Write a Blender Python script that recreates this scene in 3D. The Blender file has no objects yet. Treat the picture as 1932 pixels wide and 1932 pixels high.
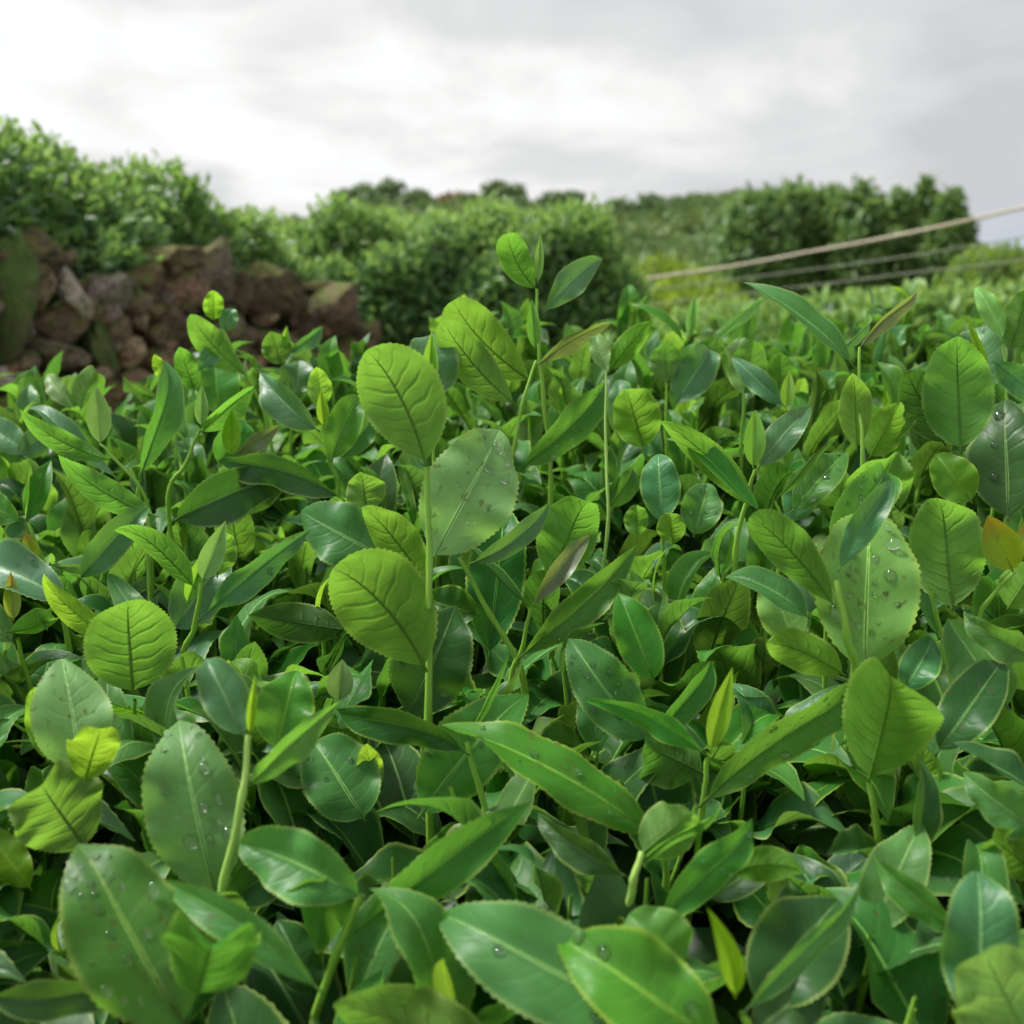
import bpy, bmesh, math, random
import numpy as np
from mathutils import Vector, Matrix, noise as mnoise

random.seed(7); np.random.seed(7)
scene = bpy.context.scene
COL = scene.collection
R = math.radians

# ------------------------------------------------------------------ camera
FPX, HALF = 2071.6, 966.0          # focal length and half width in picture units (1932 wide)
CAM = Vector((0.0, 0.0, 1.10))
PITCH = math.atan((966 - 566) / FPX)
cam_data = bpy.data.cameras.new("camera")
cam_data.sensor_width = 36.0
cam_data.lens = 18.0 * FPX / HALF
cam_data.clip_start = 0.02
cam_data.clip_end = 6000
cam_data.dof.use_dof = True
cam_data.dof.focus_distance = 0.70
cam_data.dof.aperture_fstop = 7.8
cam = bpy.data.objects.new("camera", cam_data)
COL.objects.link(cam)
cam.location = CAM
cam.rotation_euler = (R(90) - PITCH, 0, 0)
scene.camera = cam

# ------------------------------------------------------------------ world: Nishita sky behind a broken overcast
SUN_EL, SUN_AZ = R(56), R(-72)      # azimuth from +Y (view direction) towards +X
world = bpy.data.worlds.new("World")
scene.world = world
world.use_nodes = True
nt = world.node_tree
nt.nodes.clear()


class NB:
    """small helper to write node trees"""
    def __init__(self, tree):
        self.t = tree

    def n(self, typ, **kw):
        nd = self.t.nodes.new(typ)
        for k, v in kw.items():
            setattr(nd, k, v)
        return nd

    def put(self, sock, v):
        if hasattr(v, "is_output") or isinstance(v, bpy.types.NodeSocket):
            self.t.links.new(v, sock)
        else:
            sock.default_value = v

    def math(self, op, a, b=0.0, c=None, clamp=False):
        nd = self.n("ShaderNodeMath", operation=op, use_clamp=clamp)
        self.put(nd.inputs[0], a)
        self.put(nd.inputs[1], b)
        if c is not None:
            self.put(nd.inputs[2], c)
        return nd.outputs[0]

    def smooth(self, v, a, b, lo=0.0, hi=1.0):
        nd = self.n("ShaderNodeMapRange", interpolation_type='SMOOTHSTEP')
        self.put(nd.inputs[0], v)
        nd.inputs[1].default_value, nd.inputs[2].default_value = a, b
        nd.inputs[3].default_value, nd.inputs[4].default_value = lo, hi
        return nd.outputs[0]

    def mix(self, f, a, b, blend='MIX'):
        nd = self.n("ShaderNodeMix", data_type='RGBA', blend_type=blend)
        self.put(nd.inputs[0], f)
        self.put(nd.inputs[6], a if not isinstance(a, tuple) else (*a, 1))
        self.put(nd.inputs[7], b if not isinstance(b, tuple) else (*b, 1))
        return nd.outputs[2]

    def noise(self, vec, scale, detail=3.0, rough=0.5, dist=0.0, dim='3D'):
        nd = self.n("ShaderNodeTexNoise", noise_dimensions=dim)
        if vec is not None:
            self.put(nd.inputs["Vector"], vec)
        nd.inputs["Scale"].default_value = scale
        nd.inputs["Detail"].default_value = detail
        nd.inputs["Roughness"].default_value = rough
        nd.inputs["Distortion"].default_value = dist
        return nd.outputs["Fac"]

    def vmath(self, op, a, b=None):
        nd = self.n("ShaderNodeVectorMath", operation=op)
        self.put(nd.inputs[0], a)
        if b is not None:
            self.put(nd.inputs[1], b)
        return nd.outputs[0] if op not in ('LENGTH', 'DOT_PRODUCT') else nd.outputs[1]


b = NB(nt)
tc = b.n("ShaderNodeTexCoord")
sky = b.n("ShaderNodeTexSky", sky_type='NISHITA')
sky.sun_disc = False
sky.sun_elevation = SUN_EL
sky.sun_rotation = SUN_AZ
sky.altitude = 800
sky.air_density = 1.2
sky.dust_density = 2.0
dirv = tc.outputs["Generated"]
sep = b.n("ShaderNodeSeparateXYZ")
b.put(sep.inputs[0], dirv)
# project the direction on a cloud deck
zz = b.math('ADD', b.math('MAXIMUM', sep.outputs[2], 0.0), 0.28)
comb = b.n("ShaderNodeCombineXYZ")
b.put(comb.inputs[0], b.math('DIVIDE', sep.outputs[0], zz))
b.put(comb.inputs[1], b.math('DIVIDE', sep.outputs[1], zz))
comb.inputs[2].default_value = 0.35
deck = comb.outputs[0]
n1 = b.noise(deck, 0.95, 3.0, 0.5, 0.35)
n2 = b.noise(deck, 2.7, 4.0, 0.58, 0.4)
# broad change of the cover from bright (west) to grey (east)
east = b.math('MULTIPLY_ADD', sep.outputs[0], 0.42, 0.11)
dens = b.math('ADD', b.math('ADD', n1, east), b.math('MULTIPLY', b.math('SUBTRACT', n2, 0.5), 0.50))
ramp = b.n("ShaderNodeValToRGB")
cr = ramp.color_ramp
cr.elements[0].position = 0.28
cr.elements[0].color = (0.60, 0.67, 0.74, 1)
cr.elements[1].position = 0.80
cr.elements[1].color = (0.42, 0.427, 0.437, 1)
for p, c in ((0.40, (0.715, 0.735, 0.76)), (0.50, (0.655, 0.65, 0.645)), (0.60, (0.53, 0.535, 0.54))):
    e = cr.elements.new(p)
    e.color = (*c, 1)
b.put(ramp.inputs[0], dens)
low = b.smooth(sep.outputs[2], 0.02, 0.10, 1.0, 0.0)
cloudcol = b.mix(b.math('MULTIPLY', low, b.smooth(sep.outputs[0], 0.25, 0.5)), ramp.outputs[0], (0.36, 0.43, 0.54))
bg_sky = b.n("ShaderNodeBackground")
b.put(bg_sky.inputs[0], sky.outputs[0])
bg_sky.inputs[1].default_value = 0.12
bg_cl = b.n("ShaderNodeBackground")
b.put(bg_cl.inputs[0], cloudcol)
bg_cl.inputs[1].default_value = 1.0
mx = b.n("ShaderNodeMixShader")
cover = b.smooth(dens, 0.16, 0.34, 0.85, 1.0)
b.put(mx.inputs[0], cover)
nt.links.new(bg_sky.outputs[0], mx.inputs[1])
nt.links.new(bg_cl.outputs[0], mx.inputs[2])
wo = b.n("ShaderNodeOutputWorld")
nt.links.new(mx.outputs[0], wo.inputs[0])

sun_data = bpy.data.lights.new("sun", 'SUN')
sun_data.energy = 4.0
sun_data.angle = R(14)
sun_data.color = (1.0, 0.975, 0.93)
sun = bpy.data.objects.new("sun", sun_data)
COL.objects.link(sun)
sd = Vector((math.sin(SUN_AZ) * math.cos(SUN_EL), math.cos(SUN_AZ) * math.cos(SUN_EL), math.sin(SUN_EL)))
sun.rotation_euler = (-sd).to_track_quat('-Z', 'Y').to_euler()
sun.location = (0, 0, 30)

vs = scene.view_settings
vs.view_transform = 'Standard'
vs.look = 'None'
vs.exposure = 0.54
vs.gamma = 1.0
vs.use_curve_mapping = False
scene.render.engine = 'CYCLES'
scene.cycles.use_denoising = True
scene.cycles.max_bounces = 6
scene.cycles.transmission_bounces = 6
scene.cycles.diffuse_bounces = 3
scene.cycles.glossy_bounces = 2
scene.cycles.use_adaptive_sampling = True
scene.cycles.adaptive_threshold = 0.04
scene.cycles.use_light_tree = False
scene.cycles.sample_clamp_indirect = 8.0

# ------------------------------------------------------------------ helpers
CF = Vector((0, math.cos(PITCH), -math.sin(PITCH)))
CU = Vector((0, math.sin(PITCH), math.cos(PITCH)))
CR = Vector((1, 0, 0))


def at(px, py, d):
    """point seen at picture position (px, py), d metres in front of the lens"""
    return CAM + d * (CF + CR * ((px - HALF) / FPX) + CU * ((HALF - py) / FPX))


def project(p):
    v = p - CAM
    d = v.dot(CF)
    if d < 1e-3:
        return None
    return (HALF + FPX * v.dot(CR) / d, HALF - FPX * v.dot(CU) / d, d)


def tag(o, label=None, cat=None, group=None, kind=None):
    for k, v in (("label", label), ("category", cat), ("group", group), ("kind", kind)):
        if v:
            o[k] = v
    return o


def empty(name, loc=(0, 0, 0)):
    o = bpy.data.objects.new(name, None)
    o.empty_display_size = 0.05
    o.location = loc
    COL.objects.link(o)
    return o


def link(name, me, parent=None, loc=None, mat=None):
    o = bpy.data.objects.new(name, me)
    COL.objects.link(o)
    if parent is not None:
        o.parent = parent
    if loc is not None:
        o.location = loc
    if mat is not None and not me.materials:
        me.materials.append(mat)
    return o


def mesh_np(name, verts, faces, uvs=None, smooth=True):
    """verts Nx3 array, faces list/array (all same length), uvs per vertex"""
    me = bpy.data.meshes.new(name)
    verts = np.asarray(verts, dtype=np.float32)
    faces = np.asarray(faces, dtype=np.int32)
    nf, k = faces.shape
    me.vertices.add(len(verts))
    me.vertices.foreach_set("co", verts.ravel())
    me.loops.add(nf * k)
    me.loops.foreach_set("vertex_index", faces.ravel())
    me.polygons.add(nf)
    me.polygons.foreach_set("loop_start", np.arange(0, nf * k, k, dtype=np.int32))
    me.polygons.foreach_set("loop_total", np.full(nf, k, dtype=np.int32))
    if smooth:
        me.polygons.foreach_set("use_smooth", np.ones(nf, dtype=bool))
    if uvs is not None:
        uvl = me.uv_layers.new(name="UVMap")
        uvl.data.foreach_set("uv", np.asarray(uvs, dtype=np.float32)[faces.ravel()].ravel())
    me.update(calc_edges=True)
    me.validate()
    return me


def tube(points, radii, sides=7):
    """verts, quad faces of a tube along points"""
    pts = [Vector(p) for p in points]
    V, Fc = [], []
    n = len(pts)
    prev = None
    for i, p in enumerate(pts):
        t = (pts[min(i + 1, n - 1)] - pts[max(i - 1, 0)]).normalized()
        a = Vector((1, 0, 0)) if prev is None else prev
        s = a - t * a.dot(t)
        if s.length < 1e-4:
            s = t.orthogonal()
        s.normalize()
        prev = s
        q = t.cross(s)
        for k in range(sides):
            an = 2 * math.pi * k / sides
            V.append(p + (s * math.cos(an) + q * math.sin(an)) * radii[i])
    for i in range(n - 1):
        for k in range(sides):
            k2 = (k + 1) % sides
            Fc.append((i * sides + k, i * sides + k2, (i + 1) * sides + k2, (i + 1) * sides + k))
    return V, Fc


def smooth_path(pts, sub=5):
    """Catmull-Rom through points"""
    P = [Vector(p) for p in pts]
    if len(P) < 3:
        return [P[0].lerp(P[-1], i / (sub * 2)) for i in range(sub * 2 + 1)]
    out = []
    for i in range(len(P) - 1):
        p0, p1, p2, p3 = P[max(i - 1, 0)], P[i], P[i + 1], P[min(i + 2, len(P) - 1)]
        for k in range(sub):
            t = k / sub
            out.append(0.5 * ((2 * p1) + (p2 - p0) * t + (2 * p0 - 5 * p1 + 4 * p2 - p3) * t * t + (3 * p1 - p0 - 3 * p2 + p3) * t ** 3))
    out.append(P[-1])
    return out


# ------------------------------------------------------------------ materials
def new_mat(name):
    m = bpy.data.materials.new(name)
    m.use_nodes = True
    m.node_tree.nodes.clear()
    return m, NB(m.node_tree)


def finish(m, b, shader):
    o = b.n("ShaderNodeOutputMaterial")
    b.t.links.new(shader, o.inputs[0])
    return m


def leaf_material(name, top, under, trans, rough=0.36, rib=(0.22, 0.34, 0.07), veindark=0.55, tw=0.45, spec=0.5, tint=None, island=False):
    """two-sided tea leaf: waxy top, matt under side, light shining through, midrib and side veins from the leaf's own UVs"""
    m, b = new_mat(name)
    uv = b.n("ShaderNodeUVMap")
    s = b.n("ShaderNodeSeparateXYZ")
    b.put(s.inputs[0], uv.outputs[0])
    u, v = s.outputs[0], s.outputs[1]
    x = b.math('MULTIPLY', b.math('ABSOLUTE', b.math('SUBTRACT', v, 0.5)), 2.0)
    side = b.math('MULTIPLY', b.math('GREATER_THAN', v, 0.5), 0.37)
    obj = b.n("ShaderNodeObjectInfo")
    geo = b.n("ShaderNodeNewGeometry")
    rnd = geo.outputs["Random Per Island"] if island else obj.outputs["Random"]
    back = geo.outputs["Backfacing"]
    tco = b.n("ShaderNodeTexCoord")
    # wobble so that veins are not ruled lines
    wob = b.noise(uv.outputs[0], 3.0, 1.0, dim='2D')
    ph = b.math('ADD', b.math('MULTIPLY', b.math('SUBTRACT', u, b.math('MULTIPLY', b.math('POWER', x, 1.35), 0.15)), 8.0),
                b.math('ADD', side, b.math('MULTIPLY', wob, 0.9)))
    dist = b.math('ABSOLUTE', b.math('SUBTRACT', b.math('FRACT', ph), 0.5))     # 0 on a vein
    lat = b.smooth(dist, 0.0, 0.06, 1.0, 0.0)
    lat = b.math('MULTIPLY', lat, b.smooth(x, 0.55, 0.92, 1.0, 0.0))
    mw = b.math('MULTIPLY_ADD', u, -0.050, 0.075)
    mid = b.math('SUBTRACT', 1.0, b.math('DIVIDE', x, mw), clamp=True)
    mid = b.smooth(mid, 0.0, 0.5)
    vor = b.n("ShaderNodeTexVoronoi", feature='DISTANCE_TO_EDGE', voronoi_dimensions='2D')
    b.put(vor.inputs["Vector"], uv.outputs[0])
    vor.inputs["Scale"].default_value = 26
    ret = b.smooth(vor.outputs["Distance"], 0.0, 0.09, 1.0, 0.0)
    margin = b.smooth(x, 0.88, 0.98)
    off = b.n("ShaderNodeCombineXYZ")
    b.put(off.inputs[0], b.math('MULTIPLY', rnd, 40.0))
    b.put(off.inputs[1], b.math('MULTIPLY', rnd, 17.0))
    uvo = b.vmath('ADD', uv.outputs[0], off.outputs[0])
    blot = b.noise(uvo, 5.0, 3.0, 0.6, dim='2D')
    blot2 = b.noise(uvo, 2.2, 2.0, 0.5, dim='2D')
    # colours
    var = b.n("ShaderNodeHueSaturation")
    b.put(var.inputs["Hue"], b.math('MULTIPLY_ADD', rnd, 0.028, 0.486))
    b.put(var.inputs["Saturation"], b.math('MULTIPLY_ADD', b.math('FRACT', b.math('MULTIPLY', rnd, 7.3)), 0.25, 0.88))
    b.put(var.inputs["Value"], b.math('MULTIPLY', b.math('MULTIPLY_ADD', b.math('FRACT', b.math('MULTIPLY', rnd, 13.7)), 0.40, 0.80),
                                     b.math('MULTIPLY_ADD', blot2, 0.7, 0.65)))
    ctop = b.mix(b.math('MULTIPLY', lat, 0.22), top, rib)
    ctop = b.mix(mid, ctop, tuple(min(0.8, c * 1.9) for c in rib))
    cund = b.mix(b.math('MULTIPLY', lat, 0.5), under, tuple(c * 0.6 for c in under))
    cund = b.mix(b.math('MULTIPLY', mid, 0.55), cund, tuple(c * 0.75 for c in rib))
    col = b.mix(back, ctop, cund)
    col = b.mix(b.math('MULTIPLY', margin, 0.7), col, (0.30, 0.42, 0.09))
    if tint:
        col = b.mix(b.smooth(u, 0.45, 1.0, 0.0, 0.6), col, tint)
    spot = b.math('MULTIPLY', b.smooth(b.noise(uvo, 11.0, 2.0, 0.5, dim='2D'), 0.66, 0.73), b.smooth(b.math('FRACT', b.math('MULTIPLY', rnd, 9.7)), 0.45, 0.7))
    col = b.mix(b.math('MULTIPLY', spot, 0.75), col, (0.10, 0.075, 0.03))
    b.put(var.inputs["Color"], col)
    col = var.outputs[0]
    tcol = b.mix(b.math('MAXIMUM', b.math('MULTIPLY', lat, veindark), b.math('MULTIPLY', b.math('MULTIPLY', mid, 0.62), back)), trans, tuple(c * 0.30 for c in trans))
    tcol = b.mix(b.math('MULTIPLY', ret, 0.16), tcol, tuple(c * 0.45 for c in trans))
    if tint:
        tcol = b.mix(b.smooth(u, 0.45, 1.0, 0.0, 0.5), tcol, tint)
    var2 = b.n("ShaderNodeHueSaturation")
    b.put(var2.inputs["Hue"], b.math('MULTIPLY_ADD', rnd, 0.024, 0.488))
    b.put(var2.inputs["Value"], b.math('MULTIPLY_ADD', blot2, 0.5, 0.75))
    b.put(var2.inputs["Color"], tcol)
    # relief: lamina bulges between the side veins, fine net
    hgt = b.math('MULTIPLY', b.smooth(dist, 0.0, 0.20), b.smooth(x, 0.95, 0.5))
    hgt = b.math('ADD', hgt, b.math('MULTIPLY', mid, -0.7))
    hgt = b.math('ADD', hgt, b.math('MULTIPLY', blot, 1.1))
    hgt = b.math('ADD', hgt, b.math('MULTIPLY', b.noise(uvo, 42.0, 2.0, 0.6, dim='2D'), 0.35))
    bump = b.n("ShaderNodeBump")
    b.put(bump.inputs["Strength"], b.math('MULTIPLY_ADD', back, 0.25, b.math('MULTIPLY_ADD', b.math('FRACT', b.math('MULTIPLY', rnd, 5.1)), 0.16, 0.06)))
    bump.inputs["Distance"].default_value = 0.0012
    b.put(bump.inputs["Height"], hgt)
    pr = b.n("ShaderNodeBsdfPrincipled")
    b.put(pr.inputs["Base Color"], col)
    rr = b.math('ADD', b.math('MULTIPLY', back, 0.16), b.math('MULTIPLY_ADD', blot, 0.34, rough - 0.07))
    b.put(pr.inputs["Roughness"], rr)
    b.put(pr.inputs["Specular IOR Level"], b.math('MULTIPLY_ADD', back, -spec * 0.45, spec))
    b.put(pr.inputs["Normal"], bump.outputs[0])
    tl = b.n("ShaderNodeBsdfTranslucent")
    b.put(tl.inputs[0], var2.outputs[0])
    b.put(tl.inputs["Normal"], bump.outputs[0])
    ms = b.n("ShaderNodeMixShader")
    ms.inputs[0].default_value = tw
    b.t.links.new(pr.outputs[0], ms.inputs[1])
    b.t.links.new(tl.outputs[0], ms.inputs[2])
    return finish(m, b, ms.outputs[0])


M = {}
LEAF = dict(
    m=("leaf_green", (0.066, 0.212, 0.038), (0.100, 0.210, 0.036), (0.18, 0.42, 0.04), 0.32, dict(rib=(0.17, 0.33, 0.07), spec=0.24, tw=0.42)),
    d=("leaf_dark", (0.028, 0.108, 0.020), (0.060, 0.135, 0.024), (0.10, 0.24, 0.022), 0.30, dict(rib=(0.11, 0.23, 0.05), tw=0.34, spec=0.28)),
    y=("leaf_young", (0.095, 0.240, 0.032), (0.108, 0.245, 0.036), (0.25, 0.53, 0.048), 0.36, dict(rib=(0.14, 0.28, 0.04), veindark=0.32, tw=0.48, spec=0.28)),
    b=("leaf_bright", (0.160, 0.350, 0.035), (0.175, 0.355, 0.035), (0.38, 0.65, 0.04), 0.40, dict(rib=(0.24, 0.40, 0.05), veindark=0.15, tw=0.55, spec=0.28)),
    p=("leaf_pale", (0.175, 0.350, 0.100), (0.20, 0.36, 0.11), (0.30, 0.52, 0.09), 0.36, dict(rib=(0.25, 0.43, 0.13), tw=0.40, veindark=0.2, spec=0.32)),
    s=("leaf_silver", (0.055, 0.180, 0.060), (0.100, 0.210, 0.045), (0.18, 0.39, 0.05), 0.32, dict(rib=(0.17, 0.32, 0.12), tw=0.34, spec=0.46)),
    r=("leaf_purple", (0.110, 0.140, 0.070), (0.140, 0.200, 0.055), (0.32, 0.40, 0.06), 0.34, dict(rib=(0.22, 0.30, 0.10), tw=0.36, spec=0.55)),
    o=("leaf_orange", (0.240, 0.340, 0.035), (0.260, 0.340, 0.035), (0.56, 0.66, 0.035), 0.42, dict(rib=(0.30, 0.40, 0.05), veindark=0.2, tw=0.5, tint=(0.50, 0.15, 0.015))),
)
for k_, (nm_, a_, b_, c_, r_, kw_) in LEAF.items():
    M[k_] = leaf_material(nm_, a_, b_, c_, r_, **kw_)
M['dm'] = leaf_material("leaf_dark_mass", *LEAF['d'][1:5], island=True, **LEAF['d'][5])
M['mm'] = leaf_material("leaf_green_mass", *LEAF['m'][1:5], island=True, **LEAF['m'][5])


def stem_material(name, c1, c2, rough=0.45):
    m, b = new_mat(name)
    tco = b.n("ShaderNodeTexCoord")
    nz = b.noise(tco.outputs["Object"], 60.0, 3.0)
    col = b.mix(nz, c1, c2)
    pr = b.n("ShaderNodeBsdfPrincipled")
    b.put(pr.inputs["Base Color"], col)
    pr.inputs["Roughness"].default_value = rough
    pr.inputs["Subsurface Weight"].default_value = 0.0
    bump = b.n("ShaderNodeBump")
    bump.inputs["Strength"].default_value = 0.25
    bump.inputs["Distance"].default_value = 0.001
    b.put(bump.inputs["Height"], nz)
    b.put(pr.inputs["Normal"], bump.outputs[0])
    return finish(m, b, pr.outputs[0])


M['stem'] = stem_material("stem_green", (0.17, 0.36, 0.035), (0.25, 0.46, 0.05))
M['stem_pale'] = stem_material("stem_pale", (0.30, 0.50, 0.09), (0.38, 0.58, 0.13))
M['wood'] = stem_material("woody_bark", (0.07, 0.05, 0.035), (0.14, 0.11, 0.08), 0.85)


def foliage_material(name, cols, trans, rough=0.45, tw=0.4, patch=None, single=False):
    """leaves of far plants: a hue for each separate leaf"""
    m, b = new_mat(name)
    geo = b.n("ShaderNodeNewGeometry")
    ramp = b.n("ShaderNodeValToRGB")
    cr = ramp.color_ramp
    cr.interpolation = 'LINEAR'
    cr.elements[0].color = (*cols[0], 1)
    cr.elements[1].color = (*cols[-1], 1)
    for i, c in enumerate(cols[1:-1]):
        e = cr.elements.new((i + 1) / (len(cols) - 1))
        e.color = (*c, 1)
    fac = b.n("ShaderNodeObjectInfo").outputs["Random"] if single else geo.outputs["Random Per Island"]
    if patch:
        fac = b.math('ADD', b.math('MULTIPLY', fac, 0.45), b.smooth(b.noise(geo.outputs["Position"], patch, 2.0), 0.35, 0.65, 0.0, 0.55))
    b.put(ramp.inputs[0], fac)
    pr = b.n("ShaderNodeBsdfPrincipled")
    b.put(pr.inputs["Base Color"], ramp.outputs[0])
    pr.inputs["Roughness"].default_value = rough
    tl = b.n("ShaderNodeBsdfTranslucent")
    b.put(tl.inputs[0], b.mix(0.6, ramp.outputs[0], trans))
    ms = b.n("ShaderNodeMixShader")
    ms.inputs[0].default_value = tw
    b.t.links.new(pr.outputs[0], ms.inputs[1])
    b.t.links.new(tl.outputs[0], ms.inputs[2])
    return finish(m, b, ms.outputs[0])


HEDGE = ([(0.05, 0.125, 0.045), (0.095, 0.21, 0.065), (0.15, 0.29, 0.09), (0.23, 0.38, 0.12)], (0.32, 0.55, 0.10), 0.42)
HEDGE_NEW = ([(0.17, 0.32, 0.085), (0.24, 0.40, 0.10), (0.32, 0.47, 0.12)], (0.48, 0.70, 0.13), 0.45, 0.42)
M['hedge'] = foliage_material("hedge_leaves", *HEDGE)
M['hedge_new'] = foliage_material("hedge_new_growth", *HEDGE_NEW)
M['hedge_one'] = foliage_material("hedge_leaf", [(0.10, 0.22, 0.065), (0.17, 0.32, 0.085), (0.25, 0.41, 0.11)], (0.40, 0.62, 0.11), 0.45, 0.42, single=True)
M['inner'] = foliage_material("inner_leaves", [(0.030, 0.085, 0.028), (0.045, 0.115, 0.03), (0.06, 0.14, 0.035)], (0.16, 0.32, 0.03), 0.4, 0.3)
M['tree'] = foliage_material("tree_leaves", [(0.07, 0.15, 0.045), (0.11, 0.21, 0.06), (0.15, 0.26, 0.075), (0.20, 0.30, 0.09)], (0.30, 0.46, 0.09), 0.5, 0.36)
M['pine'] = foliage_material("ridge_tree_leaves", [(0.11, 0.18, 0.08), (0.15, 0.23, 0.095), (0.19, 0.27, 0.11)], (0.28, 0.40, 0.13), 0.6, 0.25)
M['scrub'] = foliage_material("hillside_scrub_leaves", [(0.055, 0.115, 0.035), (0.09, 0.175, 0.05), (0.13, 0.22, 0.06), (0.20, 0.26, 0.08)], (0.3, 0.38, 0.1), 0.6, 0.25, patch=0.16)
M['lit'] = foliage_material("sunlit_bush_leaves", [(0.10, 0.20, 0.03), (0.16, 0.28, 0.035), (0.24, 0.34, 0.04)], (0.5, 0.65, 0.05), 0.45, 0.4)
M['rust'] = foliage_material("rusty_leaves", [(0.20, 0.11, 0.05), (0.26, 0.15, 0.06)], (0.3, 0.2, 0.06), 0.6, 0.25)


def rough_material(name, cols, scale=6.0, rough=0.9, bump_d=0.02, moss=None, moss_amt=0.5):
    m, b = new_mat(name)
    tco = b.n("ShaderNodeTexCoord")
    geo = b.n("ShaderNodeNewGeometry")
    pos = geo.outputs["Position"]
    oi = b.n("ShaderNodeObjectInfo")
    a = b.noise(pos, scale, 8.0, 0.62)
    c = b.noise(pos, scale * 5.3, 5.0, 0.6)
    col = b.mix(b.smooth(a, 0.3, 0.7), cols[0], cols[1])
    col = b.mix(b.smooth(c, 0.50, 0.66, 0.0, 0.8), col, cols[2])
    col = b.mix(b.smooth(b.noise(pos, scale * 2.1, 5.0, 0.7), 0.50, 0.36, 0.0, 0.85), col, tuple(k * 0.25 for k in cols[0]))
    hs = b.n("ShaderNodeHueSaturation")
    b.put(hs.inputs["Value"], b.math('MULTIPLY_ADD', oi.outputs["Random"], 1.1, 0.50))
    b.put(hs.inputs["Saturation"], b.math('MULTIPLY_ADD', b.math('FRACT', b.math('MULTIPLY', oi.outputs["Random"], 5.3)), 0.45, 0.8))
    b.put(hs.inputs["Color"], col)
    col = hs.outputs[0]
    if moss:
        sx = b.n("ShaderNodeSeparateXYZ")
        b.put(sx.inputs[0], geo.outputs["Normal"])
        mo = b.math('ADD', b.math('MULTIPLY', sx.outputs[2], 0.25), b.noise(pos, scale * 1.3, 6.0, 0.65))
        col = b.mix(b.smooth(mo, 0.72 - moss_amt * 0.3, 0.86 - moss_amt * 0.25), col, b.mix(c, moss, tuple(k * 0.5 for k in moss)))
    pr = b.n("ShaderNodeBsdfPrincipled")
    b.put(pr.inputs["Base Color"], col)
    pr.inputs["Roughness"].default_value = rough
    bump = b.n("ShaderNodeBump")
    bump.inputs["Strength"].default_value = 0.9
    bump.inputs["Distance"].default_value = bump_d
    b.put(bump.inputs["Height"], b.math('ADD', a, b.math('MULTIPLY', c, 0.4)))
    b.put(pr.inputs["Normal"], bump.outputs[0])
    return finish(m, b, pr.outputs[0])


MOSS = (0.15, 0.18, 0.03)
ST = {
    'brown': rough_material("stone_brown", ((0.10, 0.065, 0.042), (0.21, 0.14, 0.09), (0.30, 0.23, 0.16)), 20, moss=MOSS, moss_amt=0.55),
    'mossy': rough_material("stone_mossy", ((0.09, 0.07, 0.045), (0.18, 0.13, 0.08), (0.22, 0.19, 0.12)), 20, moss=(0.17, 0.16, 0.04), moss_amt=0.75),
    'green': rough_material("stone_moss_covered", ((0.07, 0.07, 0.04), (0.12, 0.11, 0.06), (0.14, 0.15, 0.06)), 18, moss=(0.085, 0.15, 0.022), moss_amt=1.1),
    'grey': rough_material("stone_grey", ((0.11, 0.085, 0.07), (0.21, 0.17, 0.135), (0.36, 0.31, 0.25)), 22, moss=MOSS, moss_amt=0.1),
    'pale': rough_material("stone_pale", ((0.30, 0.26, 0.21), (0.42, 0.37, 0.31), (0.52, 0.47, 0.40)), 18, moss=MOSS, moss_amt=0.0),
    'tan': rough_material("stone_tan", ((0.22, 0.15, 0.095), (0.36, 0.26, 0.17), (0.46, 0.36, 0.25)), 18, moss=MOSS, moss_amt=0.15),
    'red': rough_material("stone_red", ((0.13, 0.07, 0.046), (0.24, 0.14, 0.09), (0.33, 0.22, 0.15)), 20, moss=MOSS, moss_amt=0.45),
    'dark': rough_material("stone_dark", ((0.065, 0.046, 0.034), (0.13, 0.09, 0.062), (0.20, 0.15, 0.11)), 20, moss=MOSS, moss_amt=0.45),
}
M['earth'] = rough_material("earth", ((0.06, 0.042, 0.028), (0.10, 0.07, 0.045), (0.15, 0.11, 0.07)), 4, moss=(0.07, 0.10, 0.03), moss_amt=0.3)
M['ground'] = rough_material("ground_grass_earth", ((0.06, 0.09, 0.025), (0.10, 0.12, 0.04), (0.14, 0.11, 0.06)), 0.7, bump_d=0.05)
M['hill'] = rough_material("hill_ground", ((0.05, 0.10, 0.03), (0.08, 0.14, 0.04), (0.12, 0.15, 0.055)), 0.12, bump_d=0.4)


def simple_mat(name, col, rough=0.5, metal=0.0, nscale=30, nmix=0.3):
    m, b = new_mat(name)
    tco = b.n("ShaderNodeTexCoord")
    nz = b.noise(tco.outputs["Object"], nscale, 4.0)
    pr = b.n("ShaderNodeBsdfPrincipled")
    b.put(pr.inputs["Base Color"], b.mix(b.math('MULTIPLY', nz, nmix * 2), col, tuple(c * 0.55 for c in col)))
    pr.inputs["Roughness"].default_value = rough
    pr.inputs["Metallic"].default_value = metal
    return finish(m, b, pr.outputs[0])


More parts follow.
